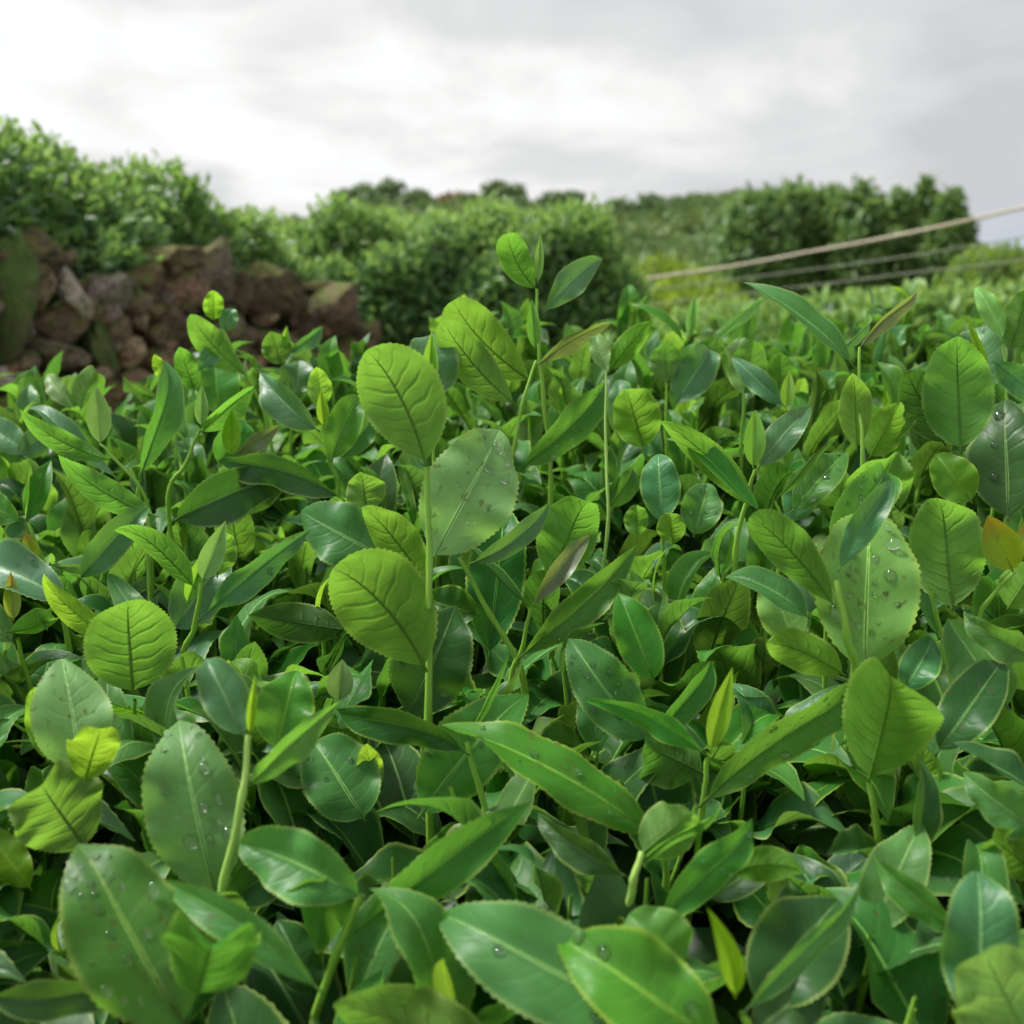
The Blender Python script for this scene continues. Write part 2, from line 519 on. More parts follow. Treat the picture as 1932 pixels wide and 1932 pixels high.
M['cable'] = simple_mat("cable_sheath", (0.58, 0.50, 0.35), 0.6, nscale=4, nmix=0.4)
M['cable2'] = simple_mat("cable_sheath_green", (0.30, 0.33, 0.22), 0.6, nscale=4, nmix=0.3)
M['post'] = simple_mat("weathered_post", (0.20, 0.16, 0.12), 0.85, nscale=12)
M['house_wall'] = simple_mat("house_plaster", (0.78, 0.74, 0.66), 0.8)
M['house_roof'] = simple_mat("house_roof", (0.35, 0.20, 0.13), 0.8)
m, b = new_mat("water")
pr = b.n("ShaderNodeBsdfPrincipled")
pr.inputs["Base Color"].default_value = (1, 1, 1, 1)
pr.inputs["Roughness"].default_value = 0.02
pr.inputs["IOR"].default_value = 1.333
pr.inputs["Transmission Weight"].default_value = 1.0
M['water'] = finish(m, b, pr.outputs[0])

# ------------------------------------------------------------------ terrain
HC = CAM.z


def sheet(name, xs, ys, zf, mat):
    X, Y = np.meshgrid(xs, ys)
    Z = np.vectorize(zf)(X, Y)
    nx, ny = len(xs), len(ys)
    V = np.stack([X.ravel(), Y.ravel(), Z.ravel()], 1)
    idx = np.arange(nx * ny).reshape(ny, nx)
    Fq = np.stack([idx[:-1, :-1], idx[:-1, 1:], idx[1:, 1:], idx[1:, :-1]], -1).reshape(-1, 4)
    o = link(name, mesh_np(name, V, Fq), mat=mat)
    tag(o, kind="structure")
    return o


def graded(a, c, n, power=3.0):
    t = np.linspace(-1, 1, n)
    return (a + c) / 2 + (c - a) / 2 * np.sign(t) * np.abs(t) ** power


def ground_z(x, y):
    z = 0.06 * mnoise.noise(Vector((x * 0.6, y * 0.6, 0)))
    if y > 8:
        z -= min((y - 8) * 0.045, 1.6)
    return z


sheet("ground", graded(-4000, 4000, 90, 5), np.concatenate([np.linspace(-3, 12, 40), np.geomspace(13, 4500, 40)]), ground_z, M['ground'])


def ridge_py(px):
    xs = [200, 440, 590, 655, 800, 900, 1000, 1100, 1180, 1240, 1330, 1400, 1500, 1640, 1760, 1850, 2000]
    ys = [580, 560, 520, 404, 398, 394, 402, 414, 418, 404, 394, 392, 400, 430, 480, 545, 560]
    return float(np.interp(px, xs, ys))


RD = 150.0


def hill_z(x, y):
    px = HALF + FPX * x / (RD)
    h = (566 - ridge_py(px)) / FPX * RD + HC
    s = (y - 55) / (RD - 55)
    prof = max(0.0, min(1.0, s)) ** 0.9 if y <= RD else max(0.0, 1 - (y - RD) / 70)
    base = -2.2
    return base + (h - base) * prof + 0.5 * mnoise.noise(Vector((x * 0.08, y * 0.08, 3)))


sheet("hill", np.linspace(-62, 85, 90), np.linspace(50, 225, 50), hill_z, M['hill'])

# terrace behind the wall
WA = Vector((-1.40, 3.0))
WB = Vector((-0.62, 4.62))
WD = (WB - WA).normalized()
WN = Vector((-WD.y, WD.x))            # away from the camera, to the left


def bank(name, p00, p10, p11, p01, z0, z1, nu=24, nv=14):
    """raised bank: four corners, top heights along the front edge z0 -> z1"""
    V, Fq = [], []
    for jv in range(nv + 1):
        for iu in range(nu + 1):
            a, c = iu / nu, max(0, jv - 1) / (nv - 1)
            p = (p00.lerp(p10, a)).lerp(p01.lerp(p11, a), c)
            z = -0.4 if jv == 0 else z0 + (z1 - z0) * a + 0.05 * c
            q = Vector((p.x, p.y, z))
            q.z += 0.03 * mnoise.noise(q * 4)
            V.append(q)
    for jv in range(nv):
        for iu in range(nu):
            k = jv * (nu + 1) + iu
            Fq.append((k, k + 1, k + nu + 2, k + nu + 1))
    tag(link(name, mesh_np(name, V, Fq, smooth=False), mat=M['earth']), kind="structure")


bank("terrace_bank", WA - WD * 2.6 + WN * 0.20, WB + WN * 0.20, WB + WN * 5, WA - WD * 2.6 + WN * 5, HC + 0.08, HC - 0.06)
bank("terrace_bank", Vector((-3.0, 5.12)), Vector((0.80, 5.12)), Vector((0.80, 8.0)), Vector((-3.0, 8.0)), HC - 0.24, HC - 0.30)

# ------------------------------------------------------------------ dry stone wall
wall_root = empty("stone_wall", (WA.x, WA.y, 0))
tag(wall_root, "mossy dry stone retaining wall of brown rubble below the tea hedge", "stone wall")


def stone_mesh(seed, flat=0.2):
    bm = bmesh.new()
    bmesh.ops.create_icosphere(bm, subdivisions=3, radius=1.0)
    rs = random.Random(seed)
    planes = []
    for _ in range(13):
        n = Vector((rs.gauss(0, 1), rs.gauss(0, 1), rs.gauss(0, 1))).normalized()
        planes.append((n, rs.uniform(0.50, 0.84)))
    off = Vector((rs.uniform(0, 50), rs.uniform(0, 50), rs.uniform(0, 50)))
    for v in bm.verts:
        p = v.co.normalized()
        r = 1.0
        for n, dd in planes:
            k = p.dot(n)
            if k > 1e-3:
                r = min(r, dd / k)
        v.co = p * r * (1 + 0.10 * mnoise.noise(p * 2.0 + off) + 0.10 * mnoise.noise(p * 5 + off) + 0.07 * mnoise.noise(p * 12 + off))
    me = bpy.data.meshes.new("stone")
    bm.to_mesh(me)
    bm.free()
    return me


STONE_SHAPES = [stone_mesh(s) for s in range(9)]


def wall_point(px, py, inset=0.0):
    """where the ray through a picture position meets the wall face (leaning back a little)"""
    d = CF + CR * ((px - HALF) / FPX) + CU * ((HALF - py) / FPX)
    n = Vector((WN.x, WN.y, -0.14))
    o = Vector((WA.x, WA.y, HC)) + n * inset
    t = (o - CAM).dot(n) / d.dot(n)
    return CAM + d * t, t


stones = []     # (px, py, w, h, rot, kind)
hand = [
    (58, 478, 122, 66, -4, 'mossy'), (-6, 505, 60, 60, 20, 'tan'), (16, 600, 92, 215, 8, 'green'), (74, 540, 52, 64, 10, 'tan'), (134, 558, 44, 112, -32, 'pale'),
    (205, 545, 92, 66, 5, 'grey'), (196, 585, 60, 46, 15, 'grey'), (268, 524, 84, 66, -8, 'brown'), (318, 492, 128, 60, -6, 'mossy'),
    (398, 512, 92, 96, 20, 'dark'), (352, 552, 84, 66, 5, 'red'), (250, 585, 76, 60, 0, 'brown'), (108, 615, 92, 66, 6, 'brown'), (182, 660, 52, 150, -14, 'green'),
    (224, 618, 50, 48, 0, 'red'), (304, 612, 100, 84, -10, 'dark'), (240, 664, 66, 52, 18, 'tan'), (95, 668, 116, 58, 12, 'tan'), (22, 716, 100, 52, 16, 'pale'),
    (515, 558, 112, 84, 8, 'brown'), (499, 602, 52, 34, 6, 'tan'), (445, 555, 52, 70, 0, 'brown'), (618, 588, 108, 100, 0, 'red'), (572, 610, 66, 96, 4, 'dark'),
    (640, 680, 96, 84, 0, 'red'), (570, 690, 84, 70, 0, 'dark'), (505, 650, 88, 60, 0, 'brown'), (430, 625, 84, 66, 0, 'dark'), (370, 640, 70, 70, 0, 'brown'),
    (300, 700, 92, 66, 0, 'dark'), (375, 705, 84, 60, 0, 'brown'), (455, 705, 88, 66, 0, 'red'), (525, 735, 92, 60, 0, 'brown'), (610, 750, 96, 66, 0, 'dark'),
    (250, 735, 88, 60, 0, 'red'), (160, 745, 92, 66, 0, 'brown'), (90, 745, 84, 52, 0, 'dark'), (330, 765, 92, 60, 0, 'dark'), (420, 770, 92, 60, 0, 'brown'),
    (604, 545, 70, 24, 3, 'mossy'), (10, 775, 96, 60, 0, 'brown'), (690, 640, 60, 80, 0, 'dark'),
]
stones += hand
rs = random.Random(3)
for row, py in enumerate(range(800, 1180, 62)):
    for px in range(-260, 740, 92):
        stones.append((px + rs.uniform(-12, 12) + (row % 2) * 45, py + rs.uniform(-8, 8), rs.uniform(92, 112), rs.uniform(66, 80), rs.uniform(-8, 8), rs.choice(['brown', 'dark', 'red', 'grey', 'mossy'])))
for py in range(470, 800, 62):
    for px in range(-420, -60, 92):
        stones.append((px + rs.uniform(-12, 12), py + rs.uniform(-8, 8), rs.uniform(92, 116), rs.uniform(66, 80), rs.uniform(-8, 8), rs.choice(['brown', 'dark', 'red', 'grey', 'mossy'])))
for k in range(90):
    cpx_ = rs.uniform(-10, 670)
    stones.append((cpx_, rs.uniform(float(np.interp(cpx_, [0, 340, 440, 480, 680], [470, 490, 520, 560, 580])), 780), rs.uniform(26, 46), rs.uniform(20, 36), rs.uniform(-30, 30), rs.choice(['brown', 'tan', 'red', 'brown', 'mossy', 'grey'])))
wbase = Vector((WA.x, WA.y, 0))
for i, (px, py, w, h, rot, kind) in enumerate(stones):
    p, t = wall_point(px, py, 0.02 + rs.uniform(-0.02, 0.03) + (0.0 if w > 48 else -0.015))
    sx, sz = w / FPX * t * 0.72, h / FPX * t * 0.72
    me = STONE_SHAPES[i % 9]
    key = ("stone_" + kind, i % 9)
    if key not in M:
        c = me.copy()
        c.materials.clear()
        c.materials.append(ST[kind])
        M[key] = c
    o = link("stone", M[key], wall_root)
    ang = math.atan2(WD.y, WD.x) * 0.55
    rot_m = Matrix.Rotation(ang, 4, 'Z') @ Matrix.Rotation(R(rot), 4, 'Y')
    o.matrix_basis = Matrix.Translation(p - wbase) @ rot_m @ Matrix.Diagonal((sx, 0.5 * (sx + sz) * 0.95, sz, 1))

# ------------------------------------------------------------------ far leaves: one batch of small leaves as a mesh
def leaf_batch(P, D, N, L, W, fold=0.25):
    """P base points, D directions, N approximate normals, L lengths, W widths: six-triangle folded leaves"""
    D = D / np.linalg.norm(D, axis=1, keepdims=True)
    S = np.cross(D, N)
    S /= np.linalg.norm(S, axis=1, keepdims=True) + 1e-9
    Nn = np.cross(S, D)
    L = L[:, None]
    W = W[:, None]
    a = P
    c1 = P + D * L * 0.35 - Nn * L * 0.0
    c2 = P + D * L * 0.72 - Nn * L * 0.03
    tip = P + D * L - Nn * L * 0.12
    l1 = c1 + S * W * 0.46 + Nn * W * fold
    r1 = c1 - S * W * 0.46 + Nn * W * fold
    l2 = c2 + S * W * 0.36 + Nn * W * fold
    r2 = c2 - S * W * 0.36 + Nn * W * fold
    V = np.stack([a, c1, c2, tip, l1, r1, l2, r2], 1).reshape(-1, 3)
    base = (np.arange(len(P)) * 8)[:, None, None]
    T = np.array([[0, 1, 4], [0, 5, 1], [1, 2, 6], [1, 6, 4], [1, 5, 7], [1, 7, 2], [2, 3, 6], [2, 7, 3]])
    Fc = (base + T[None]).reshape(-1, 3)
    return V, Fc


def rnd_unit(n):
    v = np.random.normal(size=(n, 3))
    return v / np.linalg.norm(v, axis=1, keepdims=True)


def unit(v):
    return v / (np.linalg.norm(v, axis=1, keepdims=True) + 1e-9)


FAR_LEAF = []


def far_leaves(root, P, D, No, L, W, count, mat):
    """the best visible leaves of a far bush as parts of their own"""
    if not FAR_LEAF:
        for k in range(3):
            one = np.ones(1)
            V, Fc = leaf_batch(np.zeros((1, 3)), np.array([[0, 1.0, 0]]), np.array([[0, 0, 1.0]]), one, one * (0.40 + 0.05 * k), 0.12 + 0.1 * k)
            me = mesh_np("leaf", V, Fc)
            me.materials.append(M[mat])
            FAR_LEAF.append(me)
    cam_l = np.array(CAM - root.location)
    dist = np.linalg.norm(P - cam_l, axis=1)
    order = np.argsort(dist + np.random.uniform(0, 0.8, len(P)))
    seen = 0
    for i in order:
        q = project(Vector(P[i]) + root.location)
        if q is None or not (0 < q[0] < 1932 and 200 < q[1] < 700):
            continue
        d_ = Vector(D[i])
        n_ = Vector(No[i])
        s_ = d_.cross(n_).normalized()
        n_ = s_.cross(d_)
        o = link("leaf", FAR_LEAF[seen % 3], root)
        o.matrix_basis = Matrix.Translation(Vector(P[i])) @ Matrix((s_, d_, n_)).transposed().to_4x4() @ Matrix.Diagonal((L[i], L[i], L[i], 1))
        seen += 1
        if seen >= count:
            break


def hedge(name, spine, halfw, ztop, zbot, n, leaf, label, cat="tea hedge", group=None, ends=0.5, mats=('hedge', 'hedge_new'), cores=True):
    """rounded tea hedge along a polyline; ztop is a function of 0..1 along the spine"""
    pts = [Vector((p[0], p[1])) for p in spine]
    seg = [0.0]
    for i in range(1, len(pts)):
        seg.append(seg[-1] + (pts[i] - pts[i - 1]).length)
    tot = seg[-1]
    root = empty(name, (pts[0].x, pts[0].y, zbot))
    tag(root, label, cat, group)
    rx = np.interp
    sx = np.array([p.x for p in pts])
    sy = np.array([p.y for p in pts])
    sg = np.array(seg)

    def shell(s, th, shrink):
        """s along, th across angle 0..pi"""
        x = np.interp(s, sg, sx)
        y = np.interp(s, sg, sy)
        ds = 0.02
        tx = np.interp(s + ds, sg, sx) - np.interp(s - ds, sg, sx)
        ty = np.interp(s + ds, sg, sy) - np.interp(s - ds, sg, sy)
        tl = np.sqrt(tx * tx + ty * ty) + 1e-9
        nx, ny = -ty / tl, tx / tl
        e = np.clip(np.minimum(s, tot - s) / ends, 0, 1)
        rnd = np.sqrt(np.clip(1 - (1 - e) ** 2, 0.02, 1))
        ce, se = np.cos(th), np.sin(th)
        k = 0.62
        cx = np.sign(ce) * np.abs(ce) ** k
        sz = np.abs(se) ** k
        zt = ztop(s / tot)
        lump = 0.05 * np.sin(s * 5.1 + 1.3) * np.cos(th * 3) + 0.04 * np.sin(s * 11.7 + th * 5)
        hw = (halfw + lump) * (0.35 + 0.65 * rnd) * shrink
        zz = zbot + (zt - zbot) * sz * (0.55 + 0.45 * rnd) * (1 - (1 - shrink) * 0.6) + lump * 0.7
        nrm = np.stack([nx * cx, ny * cx, sz + 0.0 * s], 1)
        # push out at the ends
        endd = np.where(s < tot / 2, -1.0, 1.0) * (1 - e)
        nrm[:, 0] += tx / tl * endd
        nrm[:, 1] += ty / tl * endd
        return np.stack([x + nx * hw * cx, y + ny * hw * cx, zz], 1), unit(nrm)

    # solid core against see-through, inner shade put into its dark colour
    ns, nth = 40, 14
    S, T = np.meshgrid(np.linspace(0.06, tot - 0.06, ns), np.linspace(0, math.pi, nth))
    Pc, _ = shell(S.ravel(), T.ravel(), 0.74)
    Pc -= np.array(root.location)
    idx = np.arange(ns * nth).reshape(nth, ns)
    Fq = np.stack([idx[:-1, :-1], idx[1:, :-1], idx[1:, 1:], idx[:-1, 1:]], -1).reshape(-1, 4)
    link("shade_core", mesh_np("hedge_core", Pc, Fq), root, mat=M['core'])
    for nm, cnt, mat in (("foliage", n, mats[0]), ("new_growth", int(n * 0.62), mats[1])):
        s = np.random.uniform(0, tot, cnt)
        th = np.random.uniform(0.0, math.pi, cnt)
        if nm == "new_growth":
            th = np.clip(np.random.normal(math.pi / 2, 0.62, cnt), 0.1, math.pi - 0.1)
        P, Nn = shell(s, th, 1.0)
        inw = np.random.uniform(0, 0.10, cnt) ** 1.2 if nm == "foliage" else np.random.uniform(-0.05, 0.03, cnt)
        cl = np.array([mnoise.noise(Vector(p) * 4.5) for p in P])
        P = P - Nn * inw[:, None] + np.random.normal(0, 0.012, (cnt, 3)) + Nn * (cl * 0.10)[:, None]
        kp = np.random.uniform(-0.75, 0.35, cnt) < cl + 0.15
        if nm == "foliage":
            kp |= np.random.uniform(0, 1, cnt) < 0.45
        P, Nn = P[kp], Nn[kp]
        cnt = len(P)
        up = np.array([0, 0, 1.0])
        if nm == "foliage":
            D = unit(Nn * 0.55 + rnd_unit(cnt) * 0.9 + up * 0.15)
            No = unit(Nn * 0.8 + up * 0.7 + rnd_unit(cnt) * 0.5)
        else:
            D = unit(Nn * 0.5 + rnd_unit(cnt) * 0.85 + up * 0.45)
            No = unit(Nn + rnd_unit(cnt) * 0.8)
        L = np.random.uniform(0.7, 1.25, cnt) * leaf * (1.0 if nm == "foliage" else 0.68)
        V, Fc = leaf_batch(P - np.array(root.location), D, No, L, L * 0.42)
        if nm == "new_growth":
            far_leaves(root, P - np.array(root.location) + Nn * 0.012, D, No, L * 1.0, L, 260, 'hedge_one')
        o = link(nm, mesh_np(nm, V, Fc), root, mat=M[mat])
        o["kind"] = "stuff"
    # a few woody stems down to the ground
    wood = []
    for i in range(max(3, int(tot * 2.2))):
        s = np.array([random.uniform(0.15, tot - 0.15)])
        p, _ = shell(s, np.array([random.uniform(0.7, 2.4)]), 0.7)
        q = Vector(p[0]) - Vector(root.location)
        g = Vector((q.x + random.uniform(-.08, .08), q.y + random.uniform(-.08, .08), -0.12))
        V, Fc = tube([g, g.lerp(q, 0.5) + Vector((random.uniform(-.05, .05), random.uniform(-.05, .05), 0)), q], [0.016, 0.012, 0.006], 6)
        link("woody_stem", mesh_np("woody_stem", V, Fc), root, mat=M['wood'])
    return root


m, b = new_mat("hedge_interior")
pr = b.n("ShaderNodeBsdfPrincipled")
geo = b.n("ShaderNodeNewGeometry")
b.put(pr.inputs["Base Color"], b.mix(b.noise(geo.outputs["Position"], 22.0, 5.0), (0.012, 0.022, 0.008), (0.045, 0.055, 0.022)))  # near-black green stands in for the shade inside the foliage
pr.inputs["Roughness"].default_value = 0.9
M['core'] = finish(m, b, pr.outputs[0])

lc = [WA + WN * 0.62 - WD * 1.5, WA + WN * 0.62, WA + WN * 0.64 + WD * 1.0, WA + WN * 0.66 + WD * 2.05]
hedge("tea_hedge", lc, 0.54, lambda t: HC + np.interp(t * 3.55 - 1.5, [-1.5, 0.2, 0.4, 0.62, 0.87, 1.15, 1.43, 1.75, 2.05], [0.68, 0.52, 0.49, 0.46, 0.41, 0.345, 0.28, 0.20, 0.12]), HC - 0.04, 15000, 0.062,
      "clipped green tea hedge growing on top of the mossy stone wall", ends=0.35)
hedge("tea_hedge", [(-2.2, 5.95), (-1.2, 5.75), (-0.3, 5.68), (0.64, 5.72)], 0.62, lambda t: HC + np.interp(t, [0, 0.36, 0.46, 0.66, 0.86, 1.0], [0.24, 0.29, 0.345, 0.37, 0.36, 0.29]), HC - 0.30, 17000, 0.066,
      "rounded tea hedge behind the tallest shoot, beyond the end of the stone wall", ends=0.45)

# lower tea bushes on the right
def dome_bush(px, py, d, rx, ry, rz, n, leaf, label, mats=('hedge', 'hedge_new'), name="tea_bush", cat="tea bush", group="tea bushes beyond the front row"):
    top = at(px, py, d)
    gz = ground_z(top.x, top.y)
    root = empty(name, (top.x, top.y, gz))
    tag(root, label, cat, group)
    h = top.z - gz
    cz = h - rz
    for nm, cnt, mat in (("foliage", n, mats[0]), ("new_growth", n // 2, mats[1])):
        U = rnd_unit(cnt)
        U[:, 2] = np.abs(U[:, 2]) if nm == "new_growth" else np.where(U[:, 2] < -0.35, -U[:, 2], U[:, 2])
        rad = np.random.uniform(0.80, 1.0, cnt) if nm == "foliage" else np.random.uniform(0.97, 1.06, cnt)
        rad = rad * (1 + 0.10 * np.sin(U[:, 0] * 7 + px) * np.cos(U[:, 1] * 6 + U[:, 2] * 5))
        P = U * rad[:, None] * np.array([rx, ry, rz]) + np.array([0, 0, cz])
        D = unit(U * 0.5 + rnd_unit(cnt) * 0.8 + np.array([0, 0, 0.35 if nm == "foliage" else 0.8]))
        No = unit(U * 0.8 + rnd_unit(cnt) * 0.6 + np.array([0, 0, 0.5]))
        L = np.random.uniform(0.7, 1.25, cnt) * leaf
        V, Fc = leaf_batch(P, D, No, L, L * 0.44)
        if nm == "new_growth" and d < 5:
            far_leaves(root, P + U * 0.012, D, No, L, L, 110, 'hedge_one')
        o = link(nm, mesh_np(nm, V, Fc), root, mat=M[mat])
        o["kind"] = "stuff"
    bm = bmesh.new()
    bmesh.ops.create_icosphere(bm, subdivisions=3, radius=0.80)
    for v in bm.verts:
        v.co = Vector((v.co.x * rx, v.co.y * ry, v.co.z * rz)) * (1 + 0.12 * mnoise.noise(v.co * 2 + Vector((px, 0, 0)))) + Vector((0, 0, cz))
    me = bpy.data.meshes.new("shade_core")
    bm.to_mesh(me)
    bm.free()
    link("shade_core", me, root, mat=M['core'])  # added solid filling, the shade of the bush's inside in its colour
    for k in range(4):
        a = k * 1.6 + px
        V, Fc = tube([(0.05 * math.cos(a), 0.05 * math.sin(a), -0.08), (0.2 * rx * math.cos(a), 0.2 * rx * math.sin(a), cz * 0.5), (0.5 * rx * math.cos(a), 0.5 * ry * math.sin(a), cz)], [0.03, 0.024, 0.012], 6)
        link("woody_stem", mesh_np("woody_stem", V, Fc), root, mat=M['wood'])
    return root


BUSHES = [
    (1330, 622, 4.4, 0.46, 0.42, 0.30, 1300, 0.08, "loose tea bush just right of the rounded hedge's foot"),
    (1560, 598, 4.3, 0.50, 0.45, 0.34, 1700, 0.08, "bright tea bush between the two long thin arching leaves"),
    (1765, 572, 4.3, 0.52, 0.45, 0.36, 1800, 0.08, "bright tea bush behind the upright veined leaf at right"),
    (1960, 556, 4.6, 0.50, 0.45, 0.36, 1400, 0.08, "bright tea bush cut by the right edge below the wires"),
    (1430, 585, 7.0, 0.75, 0.6, 0.40, 1700, 0.09, "hazy tea bush under the left end of the wires"),
    (1290, 545, 9.5, 0.8, 0.7, 0.55, 1700, 0.10, "yellow-green bush where the thickest wire meets the rounded hedge"),
    (1640, 566, 9.0, 0.9, 0.7, 0.45, 1700, 0.10, "low tea bush at the foot of the dark trees"),
]
for i, bu in enumerate(BUSHES):
    dome_bush(*bu, mats=('lit', 'lit') if i == 5 else ('hedge', 'hedge_new'))
dome_bush(1882, 474, 16, 0.75, 0.7, 0.75, 1500, 0.11, "yellowish round shrub at the right end of the dark trees", mats=('tree', 'lit'), name="shrub", cat="shrub", group=None)
dome_bush(1250, 500, 14, 0.75, 0.7, 0.65, 1300, 0.11, "pale green shrub peeping past the right end of the rounded hedge", mats=('lit', 'lit'), name="shrub", cat="shrub", group=None)

# ------------------------------------------------------------------ trees
def tree(px, py_top, py_base, d, width, label, name="tree", group=None, n=2600, leaf=0.16, mat='tree', lobes=9, pointed=0.5, ground=None, seed=0):
    rs = random.Random(seed * 31 + int(px))
    top = at(px, py_top, d)
    if ground is None:
        gz = at(px, py_base, d).z
    else:
        gz = ground
    root = empty(name, (top.x, top.y, gz))
    tag(root, label, "tree", group)
    H = top.z - gz
    w = width / FPX * d
    # trunk with limbs
    pts = [(0, 0, -0.3), (rs.uniform(-.05, .05) * w, rs.uniform(-.05, .05) * w, H * 0.35), (rs.uniform(-.06, .06) * w, rs.uniform(-.06, .06) * w, H * 0.72), (0, 0, H * 0.95)]
    V, Fc = tube(smooth_path(pts, 4), list(np.linspace(H * 0.026, H * 0.004, 13)), 7)
    link("trunk", mesh_np("trunk", V, Fc), root, mat=M['wood'])
    cs = []
    for k in range(lobes):
        f = (k + 0.5) / lobes
        zc = H * (0.25 + 0.68 * f)
        rad = w * 0.5 * (1 - pointed * f) * rs.uniform(0.6, 0.95)
        a = k * 2.4 + rs.uniform(-.4, .4)
        off = w * 0.5 * (1 - pointed * f) * rs.uniform(0.2, 0.85)
        c = Vector((math.cos(a) * off, math.sin(a) * off, zc))
        r3 = (rad * 0.75, rad * 0.75, min(rad, H * 0.20) * rs.uniform(0.8, 1.15))
        if k >= lobes - 2:
            c = Vector((rs.uniform(-.05, .05) * w, 0, H * (0.90 if k == lobes - 2 else 0.86)))
            r3 = (w * (0.30 - 0.18 * pointed), w * (0.30 - 0.18 * pointed), H * 0.11)
        cs.append((c, r3))
        st = Vector((0, 0, zc * 0.72))
        V, Fc = tube([st, st.lerp(c, 0.6) + Vector((0, 0, 0.03 * H)), c], [H * 0.009, H * 0.006, H * 0.002], 5)
        link("limb", mesh_np("limb", V, Fc), root, mat=M['wood'])
    vol = np.array([r[0] * r[1] * r[2] for _, r in cs]) ** 0.67
    pick = np.random.choice(len(cs), n, p=vol / vol.sum())
    C = np.array([c for c, _ in cs])[pick]
    Rr = np.array([r for _, r in cs])[pick]
    U = rnd_unit(n)
    rad = np.random.uniform(0.15, 1.0, n) ** 0.45
    rad *= 1 + 0.25 * np.sin(U[:, 0] * 9 + pick) * np.cos(U[:, 2] * 8 + pick)
    P = C + U * rad[:, None] * Rr
    D = unit(U * 0.5 + rnd_unit(n) + np.array([0, 0, -0.1]))
    No = unit(U + rnd_unit(n) * 0.8 + np.array([0, 0, 0.6]))
    L = np.random.uniform(0.6, 1.3, n) * leaf
    V, Fc = leaf_batch(P, D, No, L, L * 0.62)
    link("crown", mesh_np("crown", V, Fc), root, mat=M[mat])
    return root


CL = [
    (1432, 362, 130, 0.25, "broad dark tree at the left end of the clump crossed by the wires"),
    (1490, 350, 120, 0.3, "dark tree with a rounded top, second from the left in the clump"),
    (1558, 352, 130, 0.3, "dark tree in the middle of the clump above the low tea bush"),
    (1625, 350, 110, 0.35, "dark tree just left of the notch in the clump's skyline"),
    (1697, 365, 90, 0.45, "small dark tree right of the notch in the clump's skyline"),
    (1752, 342, 74, 0.75, "tall pointed dark tree standing highest in the right half of the clump"),
    (1798, 362, 82, 0.4, "dark tree at the right end of the clump against the sky"),
]
for i, (px, py, w, pt, lab) in enumerate(CL):
    tree(px, py, 590, 25 + (i % 3) * 0.9, w * 1.08, lab, group="clump of dark trees crossed by the wires", n=3200, leaf=0.22, pointed=pt, lobes=14, seed=i)
for i, (px, py, w) in enumerate([(1460, 440, 150), (1590, 440, 150), (1720, 455, 120), (1785, 455, 90)]):
    tree(px, py, 600, 27.5, w, ["dark leafy undergrowth tree low behind the left of the clump", "dark leafy undergrowth tree low behind the middle of the clump", "dark leafy undergrowth tree under the notch of the clump", "dark leafy undergrowth tree low at the clump's right end"][i],
         group="low trees filling the dark clump", n=2200, leaf=0.22, pointed=0.1, lobes=9, seed=40 + i)

RIDGE = [
    (652, 366, 46, 'pine', "leftmost round tree on the far ridge above the rounded hedge"),
    (686, 354, 44, 'pine', "small tree on the far ridge just left of the ridge's tallest left tree"),
    (737, 344, 54, 'pine', "tall tree standing up from the left part of the far ridge"),
    (793, 366, 40, 'pine', "low tree on the far ridge just left of the rust-brown tree"),
    (868, 371, 84, 'rust', "rust-brown low tree on the crest of the far ridge"),
    (938, 348, 34, 'pine', "narrow tree on the far ridge left of the twin dark tops"),
    (968, 354, 44, 'pine', "dark tree on the far ridge above the tallest shoot's tip"),
    (1048, 370, 44, 'pine', "tree on the far ridge left of the dip in the skyline"),
    (1082, 366, 46, 'pine', "dark tree on the far ridge at the left rim of the dip"),
    (1165, 381, 56, 'pine', "round tree on the far ridge in the dip of the skyline"),
    (1230, 374, 40, 'pine', "tree on the far ridge left of the tiny pale houses"),
    (1275, 380, 40, 'pine', "low tree on the far ridge beside the first pale house"),
    (1325, 372, 44, 'pine', "tree on the far ridge between the two pale houses"),
    (1388, 368, 44, 'pine', "tree on the far ridge right of the pale houses"),
]
for i, (px, py, w, mt, lab) in enumerate(RIDGE):
    p = at(px, py, RD)
    tree(px, py - 2, ridge_py(px) + 20, RD - (i % 4) * 2.5, w * 1.9, lab, name="ridge_tree", group="trees along the far ridge", n=900, leaf=0.85, mat=mt, pointed=0.3 if mt == 'pine' else 0.1, lobes=7, seed=80 + i)

# hillside scrub (one uncountable mass)
nc, per = 520, 75
cpx = np.random.uniform(500, 1720, nc)
cd = 64 + (RD - 64) * np.random.uniform(0, 1, nc) ** 0.7
cx = (cpx - HALF) / FPX * cd
cz = np.array([hill_z(x, y) for x, y in zip(cx, cd)])
cr_ = np.random.uniform(0.8, 2.0, nc) * np.where(cd > RD - 22, 0.55, 1.0)
rep_ = np.repeat(np.arange(nc), per)
UU_ = rnd_unit(nc * per)
P = np.stack([cx, cd, cz], 1)[rep_] + UU_ * (np.random.uniform(0.3, 1, nc * per) ** 0.5 * cr_[rep_])[:, None] * np.array([1.25, 1.0, 0.62])
P[:, 2] += 0.25 * cr_[rep_]
D = unit(UU_ + rnd_unit(nc * per))
No = unit(UU_ + rnd_unit(nc * per) * 0.6 + np.array([0, -0.2, 0.6]))
L = np.random.uniform(0.5, 1.2, nc * per) * (0.30 + cd[rep_] / 200)
V, Fc = leaf_batch(P, D, No, L, L * 0.7)
o = link("hillside_scrub", mesh_np("hillside_scrub", V, Fc), mat=M['scrub'])
tag(o, "olive green scrub and low wood covering the far hillside", "scrub", kind="stuff")

